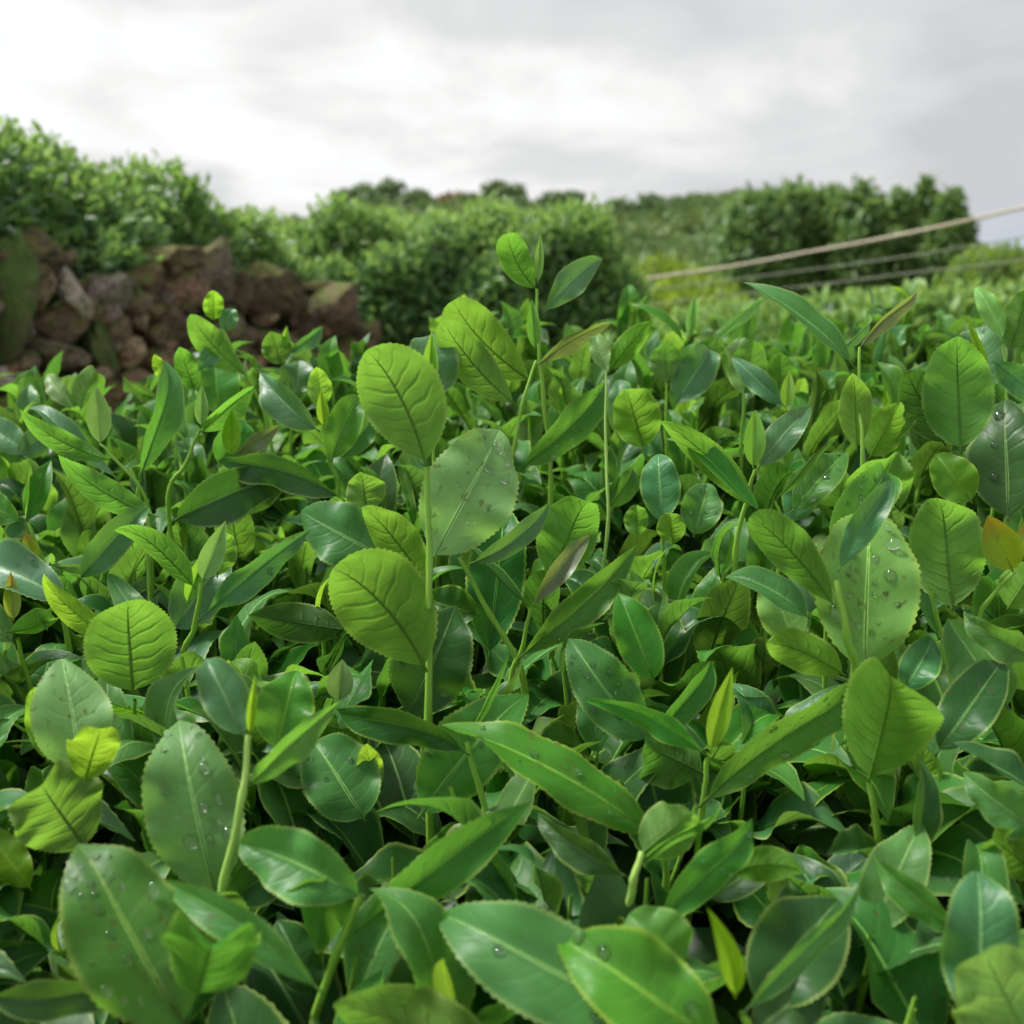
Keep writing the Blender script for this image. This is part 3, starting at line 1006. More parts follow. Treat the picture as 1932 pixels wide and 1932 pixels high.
# two pale houses on the ridge
def house(px, py, w, label):
    d = RD - 4
    p = at(px, py, d)
    gz = hill_z(p.x, p.y) - 0.3
    k = w / FPX * d
    root = empty("house", (p.x, p.y, gz))
    tag(root, label, "house", "pale houses on the far ridge")
    hgt = max(1.5, p.z - gz)
    wl = hgt * 0.74

    def boxm(nm, x0, x1, y0, y1, z0, z1, mat):
        V = [(x0, y0, z0), (x1, y0, z0), (x1, y1, z0), (x0, y1, z0), (x0, y0, z1), (x1, y0, z1), (x1, y1, z1), (x0, y1, z1)]
        Fq = [(0, 3, 2, 1), (4, 5, 6, 7), (0, 1, 5, 4), (1, 2, 6, 5), (2, 3, 7, 6), (3, 0, 4, 7)]
        return link(nm, mesh_np(nm, V, Fq, smooth=False), root, mat=mat)
    boxm("wall", -k / 2, k / 2, 0, 2.5, 0, wl, M['house_wall'])
    e = 0.15
    V = [(-k / 2 - e, -e, wl), (k / 2 + e, -e, wl), (k / 2 + e, 2.5 + e, wl), (-k / 2 - e, 2.5 + e, wl), (-k / 2 - e, 1.25, hgt), (k / 2 + e, 1.25, hgt)]
    me = bpy.data.meshes.new("roof")
    me.from_pydata(V, [], [(0, 1, 5, 4), (2, 3, 4, 5), (0, 4, 3), (1, 2, 5), (0, 3, 2, 1)])
    link("roof", me, root, mat=M['house_roof'])
    for f in (-0.25, 0.25):
        boxm("window", f * k - 0.25, f * k + 0.25, -0.05, 0.0, wl * 0.45, wl * 0.45 + 0.6, M['post'])


house(1296, 371, 26, "tiny pale house on the far ridge nearer the rounded hedge")
house(1357, 373, 24, "tiny pale house on the far ridge nearer the dark clump")

# ------------------------------------------------------------------ wires
def cable(pts, r, mat, label):
    path = smooth_path([at(*p) for p in pts], 8)
    o0 = path[0].copy()
    V, Fc = tube([p - o0 for p in path], [r] * len(path), 8)
    o = link("cable", mesh_np("cable", V, Fc), loc=o0, mat=mat)
    tag(o, label, "wire", "wires slanting across the right background")


cable([(1080, 545, 6.6), (1240, 523, 6.2), (1380, 503, 5.9), (1520, 477, 5.65), (1640, 455, 5.45), (1790, 424, 5.2), (1932, 391, 5.0), (2250, 315, 4.5)], 0.0082, M['cable'], "thick pale wire slanting up to the right, topmost of the three")
cable([(1080, 560, 6.6), (1240, 545, 6.2), (1480, 515, 5.7), (1720, 482, 5.3), (1932, 446, 5.0), (2250, 385, 4.5)], 0.0030, M['cable2'], "thin wire in the middle of the three slanting wires")
cable([(1080, 585, 6.6), (1240, 573, 6.2), (1480, 545, 5.7), (1720, 515, 5.3), (1932, 490, 5.0), (2250, 440, 4.5)], 0.0032, M['cable2'], "thin lowest of the three slanting wires, above the tea bushes")
pp = at(1080, 520, 6.6)
root = empty("wire_post", (pp.x, pp.y, 0))
tag(root, "weathered post behind the rounded hedge holding the wires", "post")
V, Fc = tube([(0, 0, -0.2), (0, 0, 0.7), (0.0, 0, pp.z + 0.05)], [0.045, 0.042, 0.035], 9)
link("shaft", mesh_np("shaft", V, Fc), root, mat=M['post'])

# ================================================================== FRONT ROW OF TEA BUSHES
def leaf_verts(center, side0, normal0, half, rows=56, cols=4, fold=0.3, twist=0.0, wave=0.0, quilt=0.0, shape=(0.78, 0.78), serr=0.035, seed=0, curl=0.0, mid_r=0.0, petiole=0.06, twist_end=0.0, liven=1.0):
    """leaf blade along a centre line. center(t)->Vector, returns verts, quads, uvs, rows data"""
    rs = random.Random(seed)
    a, c = shape
    tp = a / (a + c)
    fm = tp ** a * (1 - tp) ** c
    V, UV = [], []
    xs = [-1, -0.86, -0.55, -0.25, 0, 0.25, 0.55, 0.86, 1] if cols == 4 else [-1, -0.6, 0, 0.6, 1]
    nx = len(xs)
    ph1, ph2 = rs.uniform(0, 6.28), rs.uniform(0, 6.28)
    k1 = rs.uniform(1.0, 2.0)
    k2 = rs.uniform(2.4, 3.8)
    droop = rs.uniform(0.0, 1.3) * liven
    twist = twist + rs.uniform(-0.32, 0.32) * liven
    curl = curl + rs.uniform(-0.22, 0.16) * liven
    sway = rs.uniform(-0.03, 0.03) * liven
    fold0 = fold
    ln_ = (center(1.0) - center(0.0)).length
    asym = rs.uniform(-0.06, 0.06)
    frames = []
    for i in range(rows + 1):
        t = i / rows
        tb = max(0.0, (t - petiole) / (1 - petiole))
        p = center(t)
        e = 0.01
        tan = (center(min(1, t + e)) - center(max(0, t - e))).normalized()
        s = side0 - tan * side0.dot(tan)
        s.normalize()
        n = s.cross(tan)
        if n.dot(normal0) < 0:
            n = -n
        if twist or twist_end:
            q = Matrix.Rotation(twist * t + twist_end * max(0, t - 0.6) * 2.5, 3, tan)
            s = q @ s
            n = q @ n
        p = p - n * (droop * max(0.0, t - 0.62) ** 2 * ln_) + n * (sway * math.sin(6.283 * t) * ln_)
        fold = fold0 * (0.75 + 0.5 * t)
        f = (max(tb, 1e-5) ** a * max(1 - tb, 0.0) ** c) / fm
        f = max(f, 0.012)
        frames.append((p, s, n, f))
        for x in xs:
            ax = abs(x)
            xx = x
            if ax == 1:
                tooth = serr * (1.0 if i % 2 else -0.3) * rs.uniform(0.6, 1.3)
                xx = x * (1 + tooth / max(f, 0.25)) if 0.08 < tb < 0.985 else x
            hx = half * f * xx * (1 + asym * (1 if x > 0 else -1))
            z = half * f * ax * math.sin(fold) + curl * half * f * ax ** 2
            z += wave * half * ax ** 2 * f * (math.sin(6.283 * k1 * t + (ph1 if x > 0 else ph2)) + 0.45 * math.sin(6.283 * k2 * t + (ph2 if x > 0 else ph1)))
            if quilt:
                pv = (tb - 0.15 * ax ** 1.35) * 8.0 + (0.37 if x > 0 else 0)
                z += quilt * half * f * (abs(math.sin(math.pi * pv)) - 0.5) * 4 * ax * (1 - ax)
            V.append(p + s * (hx * math.cos(fold)) + n * z)
            UV.append((tb, 0.5 + 0.5 * x))
    Fc = []
    for i in range(rows):
        for k in range(nx - 1):
            Fc.append((i * nx + k, i * nx + k + 1, (i + 1) * nx + k + 1, (i + 1) * nx + k))
    # petiole and midrib: a tapering ridge on the under side
    if mid_r > 0:
        sides = 5
        base = len(V)
        steps = 14
        for i in range(steps + 1):
            t = 0.9 * i / steps
            p, s, n, f = frames[int(t * rows)]
            r = mid_r * (1 - 0.85 * t / 0.9)
            for k in range(sides):
                an = 2 * math.pi * k / sides
                V.append(p - n * r * 0.45 + (s * math.cos(an) + n * math.sin(an)) * r)
                UV.append((t, 0.5))
        for i in range(steps):
            for k in range(sides):
                k2 = (k + 1) % sides
                Fc.append((base + i * sides + k, base + i * sides + k2, base + (i + 1) * sides + k2, base + (i + 1) * sides + k))
    return V, Fc, UV, frames, xs


def orient(Vs, Fc, want_n, nx):
    """make the blade's face normals point to the leaf's top side"""
    f = Fc[len(Fc) // 3]
    n = (Vs[f[1]] - Vs[f[0]]).cross(Vs[f[2]] - Vs[f[0]])
    if n.dot(want_n) < 0:
        return [tuple(reversed(q)) for q in Fc]
    return Fc


HERO = []       # screen footprint of the placed leaves: (ax, ay, bx, by, halfwidth, depth)
DROP_LEAVES = []


def hero_leaf(shoot, L, d0, seed):
    bx, by, tx, ty, w, side, kind, o = L
    d = o.get('d', d0)
    Lpx = math.hypot(tx - bx, ty - by)
    tilt = o.get('z', 0.30 if side == 't' else -0.25)
    Bp = at(bx, by, d)
    length_m = Lpx / FPX * d
    dT = d + tilt * length_m
    Tp = at(tx, ty, dT)
    dx, dy = (tx - bx) / Lpx, (ty - by) / Lpx
    c = o.get('c', 0.0)
    mx_, my_ = (bx + tx) / 2 - dy * c, (by + ty) / 2 + dx * c
    Mp = at(mx_, my_, (d + dT) / 2)
    tan = (Tp - Bp).normalized()
    view = (Mp - CAM).normalized()
    s = tan.cross(view).normalized()
    n = -view + tan * view.dot(tan)
    n.normalize()                       # towards camera
    if side == 'u':
        n = -n
    rc = o.get('rc', 0.10)
    Mp = Mp + n * (rc * length_m)
    ctrl = Mp * 2 - (Bp + Tp) * 0.5
    roll = R(o.get('roll', 0))
    q = Matrix.Rotation(roll, 3, tan)
    s = q @ s
    n = q @ n
    fold = R(o.get('fold', 22))
    half = w / 2 / FPX * d / max(0.25, math.cos(roll) * math.cos(fold))

    def center(t):
        return Bp * ((1 - t) ** 2) + ctrl * (2 * t * (1 - t)) + Tp * (t * t)
    shape = o.get('sh', (0.74, 0.95))
    mid = 0.7 * o.get('mr', 0.028 * half + 0.00055)
    V, Fc, UV, fr, xs = leaf_verts(center, s, n, half, fold=fold, wave=o.get('wave', 0.27), quilt=min(0.03, o.get('q', 0.02 if side == 'u' else 0.012)), shape=shape,
                                   serr=o.get('serr', 0.035), seed=seed, curl=o.get('curl', 0.0), liven=0.0 if o.get('name') == 'bud' else 1.0, mid_r=mid, petiole=o.get('pet', 0.05), twist_end=R(o.get('te', 0)))
    Fc = orient(V, Fc, n, len(xs))
    V = np.array([tuple(v - Bp) for v in V])
    me = mesh_np(o.get('name', "leaf"), V, Fc, UV)
    ob = link(o.get('name', "leaf"), me, shoot, loc=Bp - SH_WORLD[shoot.name], mat=M[kind])
    HERO.append((bx, by, tx, ty, w * 0.5, max(d, dT)))
    if o.get('drops'):
        DROP_LEAVES.append((fr, half, fold, o['drops'], o['on'], side))
    return ob


SH_WORLD = {}
BUSH = []       # (x, y, object)


def front_bush(x, y, label):
    root = empty("tea_bush", (x, y, 0))
    tag(root, label, "tea bush", "front row of tea bushes")
    BUSH.append((x, y, root))
    rs = random.Random(int(x * 100 + y * 37))
    for k in range(7):
        a = k * 0.9 + rs.uniform(-.3, .3)
        r = rs.uniform(0.08, 0.17)
        zt = canopy_z(x, y) - 0.13
        pts = [(0.02 * math.cos(a), 0.02 * math.sin(a), -0.05), (0.06 * math.cos(a), 0.06 * math.sin(a), zt * 0.45), (r * math.cos(a), r * math.sin(a), zt)]
        V, Fc = tube(smooth_path(pts, 4), list(np.linspace(0.012, 0.004, 9)), 7)
        link("woody_stem", mesh_np("woody_stem", V, Fc), root, mat=M['wood'])


def canopy_z(x, y):
    drop = 0.275 - 0.132 * (y - 0.4) if y < 0.8 else 0.222 - 0.27 * (min(y, 1.32) - 0.8)
    drop += 0.065 * max(0.0, min(1.0, (y - 0.85) / 0.4)) * max(0.0, min(1.0, -x / 0.4))
    if y > 1.32:
        drop += (y - 1.32) ** 2 * 1.8
    if y < 0.36:
        drop += (0.36 - y) * 0.8
    return HC - drop + 0.012 * math.sin(x * 17 + 1) * math.cos(y * 14)


front_bush(-0.17, 0.50, "tea bush filling the lower left corner, with broad wet leaves")
front_bush(0.17, 0.50, "tea bush filling the lower right corner, with large dark green leaves")
front_bush(-0.34, 0.80, "tea bush at the left edge with an orange-tipped bud")
front_bush(0.00, 0.78, "tea bush in the middle carrying the tallest shoot and big bright veined leaves")
front_bush(0.33, 0.80, "tea bush at right with a big pale upright leaf covered in drops")
front_bush(-0.62, 1.15, "tea bush at the far left edge below the moss-covered stone")
front_bush(-0.30, 1.17, "tea bush in front of the stone wall with bright young leaves on slender stems")
front_bush(0.00, 1.15, "tea bush low in front of the rounded hedge, behind the tallest shoot")
front_bush(0.30, 1.17, "tea bush in front of the rounded hedge's right end, below the wires")
front_bush(0.62, 1.15, "tea bush at the far right edge in front of the bright lower bushes")


def nearest_bush(x, y):
    return min(BUSH, key=lambda q: (q[0] - x) ** 2 + (q[1] - y) ** 2)[2]


def hero_shoot(stem, rad, leaves, mat='stem', label=None, seed=0):
    """stem: list of (px, py, depth) from the base up; goes on down into the bush"""
    pts = [at(*p) for p in stem]
    foot = pts[0] + Vector((random.uniform(-.01, .01), 0.015, -0.10))
    path = smooth_path([foot] + pts, 6)
    root = nearest_bush(foot.x, foot.y)
    o0 = path[0].copy()
    rr = list(np.linspace(rad * 1.15, rad * 0.62, len(path)))
    for k in range(6, len(rr) - 1, 6):
        rr[k] *= 1.22
    path = [p + Vector((0.0003 * math.sin(k * 1.3 + rad * 9e3), 0.0003 * math.cos(k * 1.7), 0)) for k, p in enumerate(path)]
    V, Fc = tube([p - o0 for p in path], rr, 8)
    sh = link("shoot", mesh_np("shoot", V, Fc), root, loc=o0 - Vector((root.location.x, root.location.y, 0)), mat=M[mat])
    if label:
        sh["label"] = label
    SH_WORLD[sh.name] = o0
    d0 = stem[-1][2]
    for i, L in enumerate(leaves):
        hero_leaf(sh, L, d0, seed * 100 + i)
    return sh


ROUND = (0.62, 0.84)
OVAL = (0.72, 0.96)
LONG = (0.86, 1.12)
BUD = (0.75, 1.1)


def bud(bx, by, tx, ty, w, kind='p', **k):
    o = dict(fold=52, sh=BUD, q=0.0, wave=0.0, serr=0.01, rc=0.03, name="bud", z=0.0)
    o.update(k)
    return (bx, by, tx, ty, w, 't', kind, o)


def T(bx, by, tx, ty, w, kind='m', **o):
    return (bx, by, tx, ty, w, 't', kind, o)


def U(bx, by, tx, ty, w, kind='y', **o):
    return (bx, by, tx, ty, w, 'u', kind, o)


def edge(bx, by, tx, ty, w, kind='m', side='t', **o):
    k = dict(roll=55, fold=28, wave=0.12, rc=0.10)
    k.update(o)
    return (bx, by, tx, ty, w, side, kind, k)


SHOOTS = [
    # --- main straight stem in the middle
    dict(stem=[(812, 1850, .64), (808, 1370, .62), (810, 1060, .61), (804, 880, .60)], rad=.0024, label="tall straight stem with two big bright veined leaves", leaves=[
        U(804, 882, 688, 650, 158, 'y', sh=(0.86, 0.76), c=16, fold=13, q=.03, wave=.08, z=-.12),
        T(812, 1062, 952, 800, 172, 'p', sh=(0.72, 0.86), fold=10, z=.18, drops=9, on="the pale oval leaf beside the tall straight stem", pet=.06, d=.63),
        U(806, 1268, 622, 1062, 178, 'y', sh=(0.82, 0.72), c=22, fold=13, q=.03, wave=.08, z=-.10),
        U(805, 1100, 682, 952, 82, 'y', sh=OVAL, d=.635, c=6, q=.05)]),
    dict(stem=[(822, 960, .82), (812, 760, .80)], rad=.0016, leaves=[
        T(810, 760, 816, 612, 102, 's', sh=ROUND, fold=8, z=.25), bud(808, 748, 815, 622, 30, 'b', d=.785)]),
    # --- tallest shoot
    dict(stem=[(1040, 930, .84), (1026, 760, .83), (1016, 640, .82), (1012, 545, .82)], rad=.0017, label="tallest shoot, standing out against the rounded hedge", leaves=[
        U(1013, 548, 955, 433, 60, 'y', sh=(.78, .62), c=-10, fold=18, q=.03),
        bud(1014, 535, 1020, 440, 17, 'p'),
        T(1026, 592, 1141, 485, 52, 's', sh=LONG, fold=24, c=-10, rc=.10, z=.25, roll=18),
        bud(1010, 660, 1003, 563, 25, 'y', d=.80),
        edge(1011, 692, 1160, 611, 32, 'r', c=-12, roll=40)]),
    dict(stem=[(962, 905, .82), (985, 765, .81), (1012, 680, .81)], rad=.0016, leaves=[
        U(1008, 722, 846, 555, 98, 'y', sh=(.85, .66), c=-16, fold=20, q=.05, wave=.18, d=.84),
        U(978, 768, 828, 592, 78, 'y', sh=(.85, .75), c=-12, fold=16, q=.05),
        T(970, 893, 1165, 712, 66, 'm', sh=LONG, fold=26, c=6, roll=28, z=.4, wave=.2, drops=8, on="the long wet leaf rising from the tallest shoot's foot", pet=.08)]),
    dict(stem=[(1146, 1000, .80), (1143, 850, .80), (1143, 700, .80)], rad=.0013, mat='stem_pale', leaves=[
        T(1143, 700, 1122, 625, 38, 'p', sh=OVAL, fold=20), U(1150, 702, 1235, 604, 46, 'y', sh=OVAL, fold=22, c=-6),
        U(1215, 850, 1180, 724, 92, 'y', sh=OVAL, d=.9), edge(1146, 960, 1205, 880, 26, 'm', d=.82)]),
    # --- in front of the wall
    dict(stem=[(505, 800, 1.0), (462, 706, .98), (420, 620, .97)], rad=.0019, leaves=[
        U(403, 606, 403, 543, 38, 'b', sh=OVAL), T(424, 626, 438, 578, 34, 's', sh=ROUND),
        U(462, 706, 356, 588, 58, 'y', sh=(.8, .8), c=-8, q=.04), T(372, 702, 424, 640, 38, 's', sh=LONG),
        U(368, 738, 336, 650, 44, 'y'), T(412, 780, 405, 670, 86, 'm', sh=ROUND, d=1.02)]),
    dict(stem=[(548, 760, 1.08), (532, 690, 1.06)], rad=.0016, leaves=[
        U(531, 690, 510, 622, 56, 'm', sh=ROUND, fold=10), T(545, 668, 612, 616, 28, 's', sh=LONG, roll=25), bud(537, 660, 541, 614, 14, 'b'),
        T(560, 745, 565, 680, 66, 's', sh=ROUND, d=1.1)]),
    dict(stem=[(640, 940, .86), (622, 870, .85), (608, 805, .84)], rad=.0018, leaves=[
        U(606, 772, 598, 688, 46, 'b', sh=OVAL), bud(611, 805, 605, 735, 22, 'b', d=.83),
        T(604, 815, 487, 700, 60, 's', sh=LONG, fold=24, c=-8, roll=-20, z=.35), T(626, 872, 690, 735, 66, 'm', sh=OVAL, fold=26, c=-10, z=.1),
        T(640, 870, 720, 770, 50, 'm', d=.87)]),
    dict(stem=[(318, 940, .84), (348, 880, .83), (376, 812, .82)], rad=.0018, leaves=[
        bud(380, 806, 381, 724, 24, 'p'), edge(374, 818, 492, 734, 40, 'y', c=-8, roll=40),
        bud(436, 862, 437, 773, 34, 'b', fold=35), T(440, 862, 532, 800, 30, 'r', sh=LONG, fold=30, roll=25),
        T(410, 880, 470, 790, 70, 'm', d=.86)]),
    dict(stem=[(262, 985, .84), (262, 905, .83)], rad=.0015, leaves=[
        T(262, 905, 322, 672, 54, 'm', sh=(.9, .8), fold=26, c=10, roll=25, wave=.3, z=.05, q=.05), U(318, 720, 290, 668, 30, 'b', d=.85, sh=LONG)]),
    dict(stem=[(280, 960, .80), (215, 865, .79), (190, 838, .79)], rad=.0014, leaves=[
        bud(190, 840, 180, 728, 44, 'p', fold=22, sh=OVAL), U(212, 868, 24, 768, 44, 'y', sh=LONG, fold=24, c=-14, q=.04, rc=.1),
        U(300, 975, 100, 850, 56, 'y', sh=LONG, c=-16, rc=.1, fold=20, d=.77), T(225, 905, 40, 745, 30, 's', d=.86, roll=40)]),
    dict(stem=[(140, 850, 1.0), (135, 775, .98)], rad=.0013, leaves=[
        T(133, 772, 83, 698, 36, 'p', sh=OVAL), U(152, 775, 192, 694, 52, 'm', sh=ROUND, c=-8), bud(140, 770, 125, 735, 10, 'p'),
        T(60, 860, -40, 790, 60, 's', sh=LONG), T(30, 870, 110, 790, 50, 's', sh=LONG)]),
    # --- left edge
    dict(stem=[(130, 1218, .74), (95, 1095, .73), (52, 985, .72)], rad=.0019, leaves=[
        T(50, 988, 96, 862, 44, 'm', sh=LONG, fold=30), edge(48, 985, 60, 850, 26, 'y', c=6), bud(66, 1062, 48, 1004, 30, 'o', fold=25),
        T(146, 1098, 292, 945, 62, 's', sh=LONG, fold=24, c=-6, roll=15), T(40, 985, -60, 930, 60, 'm')]),
    dict(stem=[(345, 1270, .72), (368, 1180, .70), (380, 1100, .69)], rad=.0021, leaves=[
        T(374, 1172, 594, 999, 58, 's', sh=LONG, fold=20, c=-8, roll=22, z=.25, drops=5, on="the slender leaf rising right above the round bright leaf", pet=.1),
        bud(381, 1098, 426, 982, 44, 'p', fold=38), edge(370, 1112, 212, 985, 46, 'y', c=14, roll=-35, side='u'),
        T(326, 1192, 432, 1032, 96, 's', d=.73, sh=OVAL), bud(352, 1140, 392, 1030, 30, 'b', d=.71, fold=40), U(410, 1090, 420, 1000, 60, 'y', d=.72)]),
    dict(stem=[(60, 1310, .70), (32, 1205, .68)], rad=.0020, leaves=[
        bud(26, 1172, 20, 1078, 30, 'o', fold=30), edge(12, 1192, 112, 1152, 42, 'y', roll=30, c=10, side='u'), T(28, 1215, -70, 1130, 70, 'm'), bud(90, 1190, 72, 1150, 12, 'y')]),
    dict(stem=[(262, 1420, .64), (254, 1320, .62)], rad=.0018, leaves=[
        U(252, 1312, 238, 1122, 168, 'y', sh=(.60, .80), fold=14, q=.03, wave=.06, z=-.2),
        U(225, 1215, 68, 1078, 48, 'b', sh=LONG, c=-10, d=.66), T(140, 1140, -80, 1030, 92, 's', sh=LONG, d=.69, drops=5, on="the dark wet leaf cut by the left edge", roll=20),
        edge(300, 1360, 165, 1308, 22, 'b', side='u', d=.63), T(300, 1220, 200, 1075, 50, 'm', d=.7)]),
    # --- lower left
    dict(stem=[(150, 1560, .56), (158, 1470, .55)], rad=.0020, leaves=[
        T(156, 1468, 118, 1232, 142, 'p', sh=(.70, .90), fold=12, z=.3), U(160, 1474, 190, 1374, 96, 'b', sh=(.55, .36), d=.53, q=.03, fold=14, z=-.3), U(90, 1440, 62, 1290, 50, 'b', d=.57)]),
    dict(stem=[(396, 1800, .51), (424, 1660, .50), (458, 1500, .49), (469, 1385, .49)], rad=.0022, mat='stem_pale', label="pale stem at lower left carrying a broad drop-beaded leaf", leaves=[
        T(410, 1702, 330, 1330, 178, 'p', sh=(.76, .98), fold=13, c=-4, z=.25, drops=13, on="the broad leaf left of the pale stem", d=.515),
        T(463, 1392, 384, 1234, 88, 's', sh=OVAL, fold=14, z=.3), bud(471, 1388, 481, 1272, 18, 'b'),
        T(466, 1488, 656, 1326, 52, 'y', sh=LONG, fold=30, c=-10, roll=30, z=.1), T(520, 1420, 560, 1255, 112, 'm', d=.55, sh=OVAL)]),
    dict(stem=[(170, 1700, .54), (165, 1600, .53)], rad=.0018, leaves=[
        U(165, 1602, 70, 1476, 170, 'y', sh=(.58, .44), fold=12, q=.04, z=-.3), T(60, 1680, -30, 1560, 70, 'b', d=.53)]),
    dict(stem=[(362, 2020, .43), (355, 1945, .425)], rad=.0022, leaves=[
        T(356, 1948, 150, 1558, 228, 'm', sh=(.74, .96), fold=14, c=-10, z=.25, drops=17, on="the biggest leaf at the lower left corner", mr=.0016),
        T(610, 1876, 254, 1664, 66, 'm', sh=LONG, fold=24, c=34, roll=-25, d=.42, wave=.2), U(372, 1880, 405, 1765, 180, 'm', sh=(.5, .5), d=.40, fold=28, z=-.6),
        T(-30, 1880, 276, 1856, 74, 'd', d=.43, c=10, roll=25, sh=LONG)]),
    dict(stem=[(590, 1985, .49), (632, 1810, .48), (682, 1690, .47)], rad=.0023, leaves=[
        T(668, 1760, 1024, 1508, 92, 'm', sh=LONG, fold=16, c=-10, z=.3, roll=15, drops=4, on="the long leaf slanting right across the lower middle", mr=.0013),
        T(686, 1694, 452, 1592, 122, 'm', sh=(.7, .75), fold=26, c=10, z=.3, roll=-10), T(676, 1700, 545, 1700, 110, 'm', d=.48, roll=-50, fold=20),
        T(600, 1880, 520, 1730, 90, 'd', d=.5), T(430, 1700, 560, 1610, 90, 'd', d=.53, sh=OVAL, fold=24)]),
    dict(stem=[(945, 1660, .58), (905, 1490, .575), (880, 1400, .57)], rad=.0019, leaves=[
        T(886, 1425, 606, 1352, 66, 'd', sh=LONG, c=22, roll=-20, fold=22, rc=.1), T(788, 1546, 1002, 1296, 138, 'm', sh=OVAL, fold=12, d=.60, c=-10, drops=5, on="the oval leaf crossed by the tall straight stem's foot"),
        edge(885, 1390, 965, 1230, 14, 'y', d=.6)]),
    dict(stem=[(1255, 1680, .54), (1246, 1590, .53)], rad=.0020, leaves=[
        T(1246, 1588, 836, 1352, 104, 'm', sh=(.75, .80), fold=22, c=16, roll=18, te=35, z=.15, drops=6, on="the big arched leaf in the lower middle"),
        T(690, 1550, 588, 1388, 146, 'm', d=.60, sh=ROUND, fold=10, z=.35, drops=3, on="the greyish oval leaf left of the tall stem's foot"), U(710, 1500, 690, 1400, 50, 'b', d=.61)]),
    # --- centre
    dict(stem=[(1232, 1500, .62), (1228, 1400, .61)], rad=.0018, leaves=[
        T(1228, 1402, 1070, 1194, 112, 'm', sh=OVAL, fold=12, c=-8, z=.2, drops=12, on="the oval leaf just right of the forked stems"),
        T(1236, 1290, 1166, 1112, 84, 'm', sh=OVAL, fold=14, z=.2, d=.60), edge(1240, 1390, 1355, 1245, 50, 'm', roll=30, d=.62)]),
    dict(stem=[(1325, 1530, .57), (1334, 1430, .56)], rad=.0018, leaves=[
        T(1332, 1426, 1098, 1326, 48, 'm', sh=LONG, c=24, roll=-25, fold=24), bud(1340, 1418, 1382, 1258, 40, 'b', fold=40, d=.55), U(1330, 1460, 1205, 1400, 110, 'm', d=.59)]),
    dict(stem=[(988, 1290, .70), (925, 1160, .69), (866, 1052, .68)], rad=.0021, leaves=[
        edge(886, 1064, 1052, 944, 40, 's', c=12, roll=30), T(922, 1245, 955, 928, 112, 'd', sh=LONG, d=.72, fold=12), T(905, 1160, 800, 1130, 80, 'd', d=.71)]),
    dict(stem=[(962, 1300, .70), (985, 1225, .69), (1000, 1148, .68)], rad=.0019, leaves=[
        T(1003, 1146, 1126, 998, 38, 'r', sh=LONG, fold=26, c=-6, roll=15), edge(996, 1142, 872, 1000, 18, 'd', c=-10), T(976, 1245, 1208, 1024, 62, 'm', sh=LONG, fold=24, c=8, roll=22, z=.25, drops=4, on="the slender leaf rising right from the forked stems"),
        U(1036, 1092, 1112, 926, 112, 'y', sh=ROUND, d=.72, q=.05, fold=10), edge(880, 1395, 990, 1240, 18, 'y', d=.66)]),
    dict(stem=[(760, 1120, .74), (745, 1060, .73)], rad=.0016, leaves=[
        T(742, 1062, 560, 962, 122, 'm', sh=OVAL, fold=16, z=.4), U(692, 968, 682, 888, 76, 'y', d=.76, sh=OVAL), U(640, 1000, 640, 930, 50, 'y', d=.8)]),
    dict(stem=[(660, 1010, .80), (650, 945, .79)], rad=.0016, leaves=[
        T(650, 945, 396, 878, 62, 'd', sh=LONG, c=26, roll=-30, fold=24, wave=.3), T(325, 985, 560, 900, 90, 'd', d=.80, c=-14, roll=20), U(400, 960, 540, 900, 80, 'd', d=.82)]),
    dict(stem=[(800, 1440, .67), (792, 1352, .66)], rad=.0017, leaves=[
        T(770, 1360, 862, 1140, 150, 'd', sh=OVAL, fold=10, z=.2, drops=5, on="the dark leaf behind the foot of the tall straight stem"), bud(640, 1325, 646, 1244, 50, 'p', fold=20, d=.64, sh=OVAL), U(660, 1190, 462, 1160, 76, 'd', d=.72, sh=LONG)]),
    # --- right: big pale leaf with drops
    dict(stem=[(1612, 1300, .60), (1598, 1200, .585), (1578, 1095, .58)], rad=.0024, label="thick shoot in front of the big pale drop-covered leaf", leaves=[
        T(1630, 1278, 1642, 928, 186, 'p', sh=(.68, .88), fold=10, z=.2, d=.615, drops=24, on="the big pale upright leaf at right", mr=.0014),
        U(1578, 1148, 1414, 970, 86, 'm', sh=(.85, .66), c=10, fold=18, z=-.1), T(1580, 1080, 1699, 892, 54, 's', sh=LONG, fold=22, c=-6, z=.1),
        edge(1528, 1168, 1364, 1075, 58, 'm', roll=20, c=12), U(1597, 1276, 1438, 1212, 78, 'y', sh=OVAL, c=12, d=.59), T(1500, 1220, 1450, 1080, 90, 'p', d=.63)]),
    dict(stem=[(1655, 1600, .56), (1638, 1474, .55)], rad=.0020, leaves=[
        U(1638, 1474, 1694, 1268, 182, 'y', sh=(.62, .40), fold=12, q=.07, z=-.35, wave=.1, te=-20), T(1318, 1524, 1690, 1268, 84, 'm', sh=LONG, fold=20, c=-18, roll=25, z=.3, drops=14, on="the long wet leaf running left below the big pale leaf", d=.56, mr=.0013)]),
    dict(stem=[(1840, 1210, .68), (1860, 1140, .67), (1915, 1078, .66)], rad=.0017, leaves=[
        U(1796, 1155, 1776, 922, 138, 'y', sh=(.66, .86), fold=13, q=.03, d=.67, z=-.15), bud(1912, 1080, 1864, 972, 70, 'o', fold=24, sh=OVAL), bud(1925, 1050, 1935, 985, 30, 'o', fold=30), U(1900, 1150, 1960, 1060, 80, 'y', d=.69)]),
    dict(stem=[(1820, 930, .77), (1814, 855, .75)], rad=.0018, leaves=[
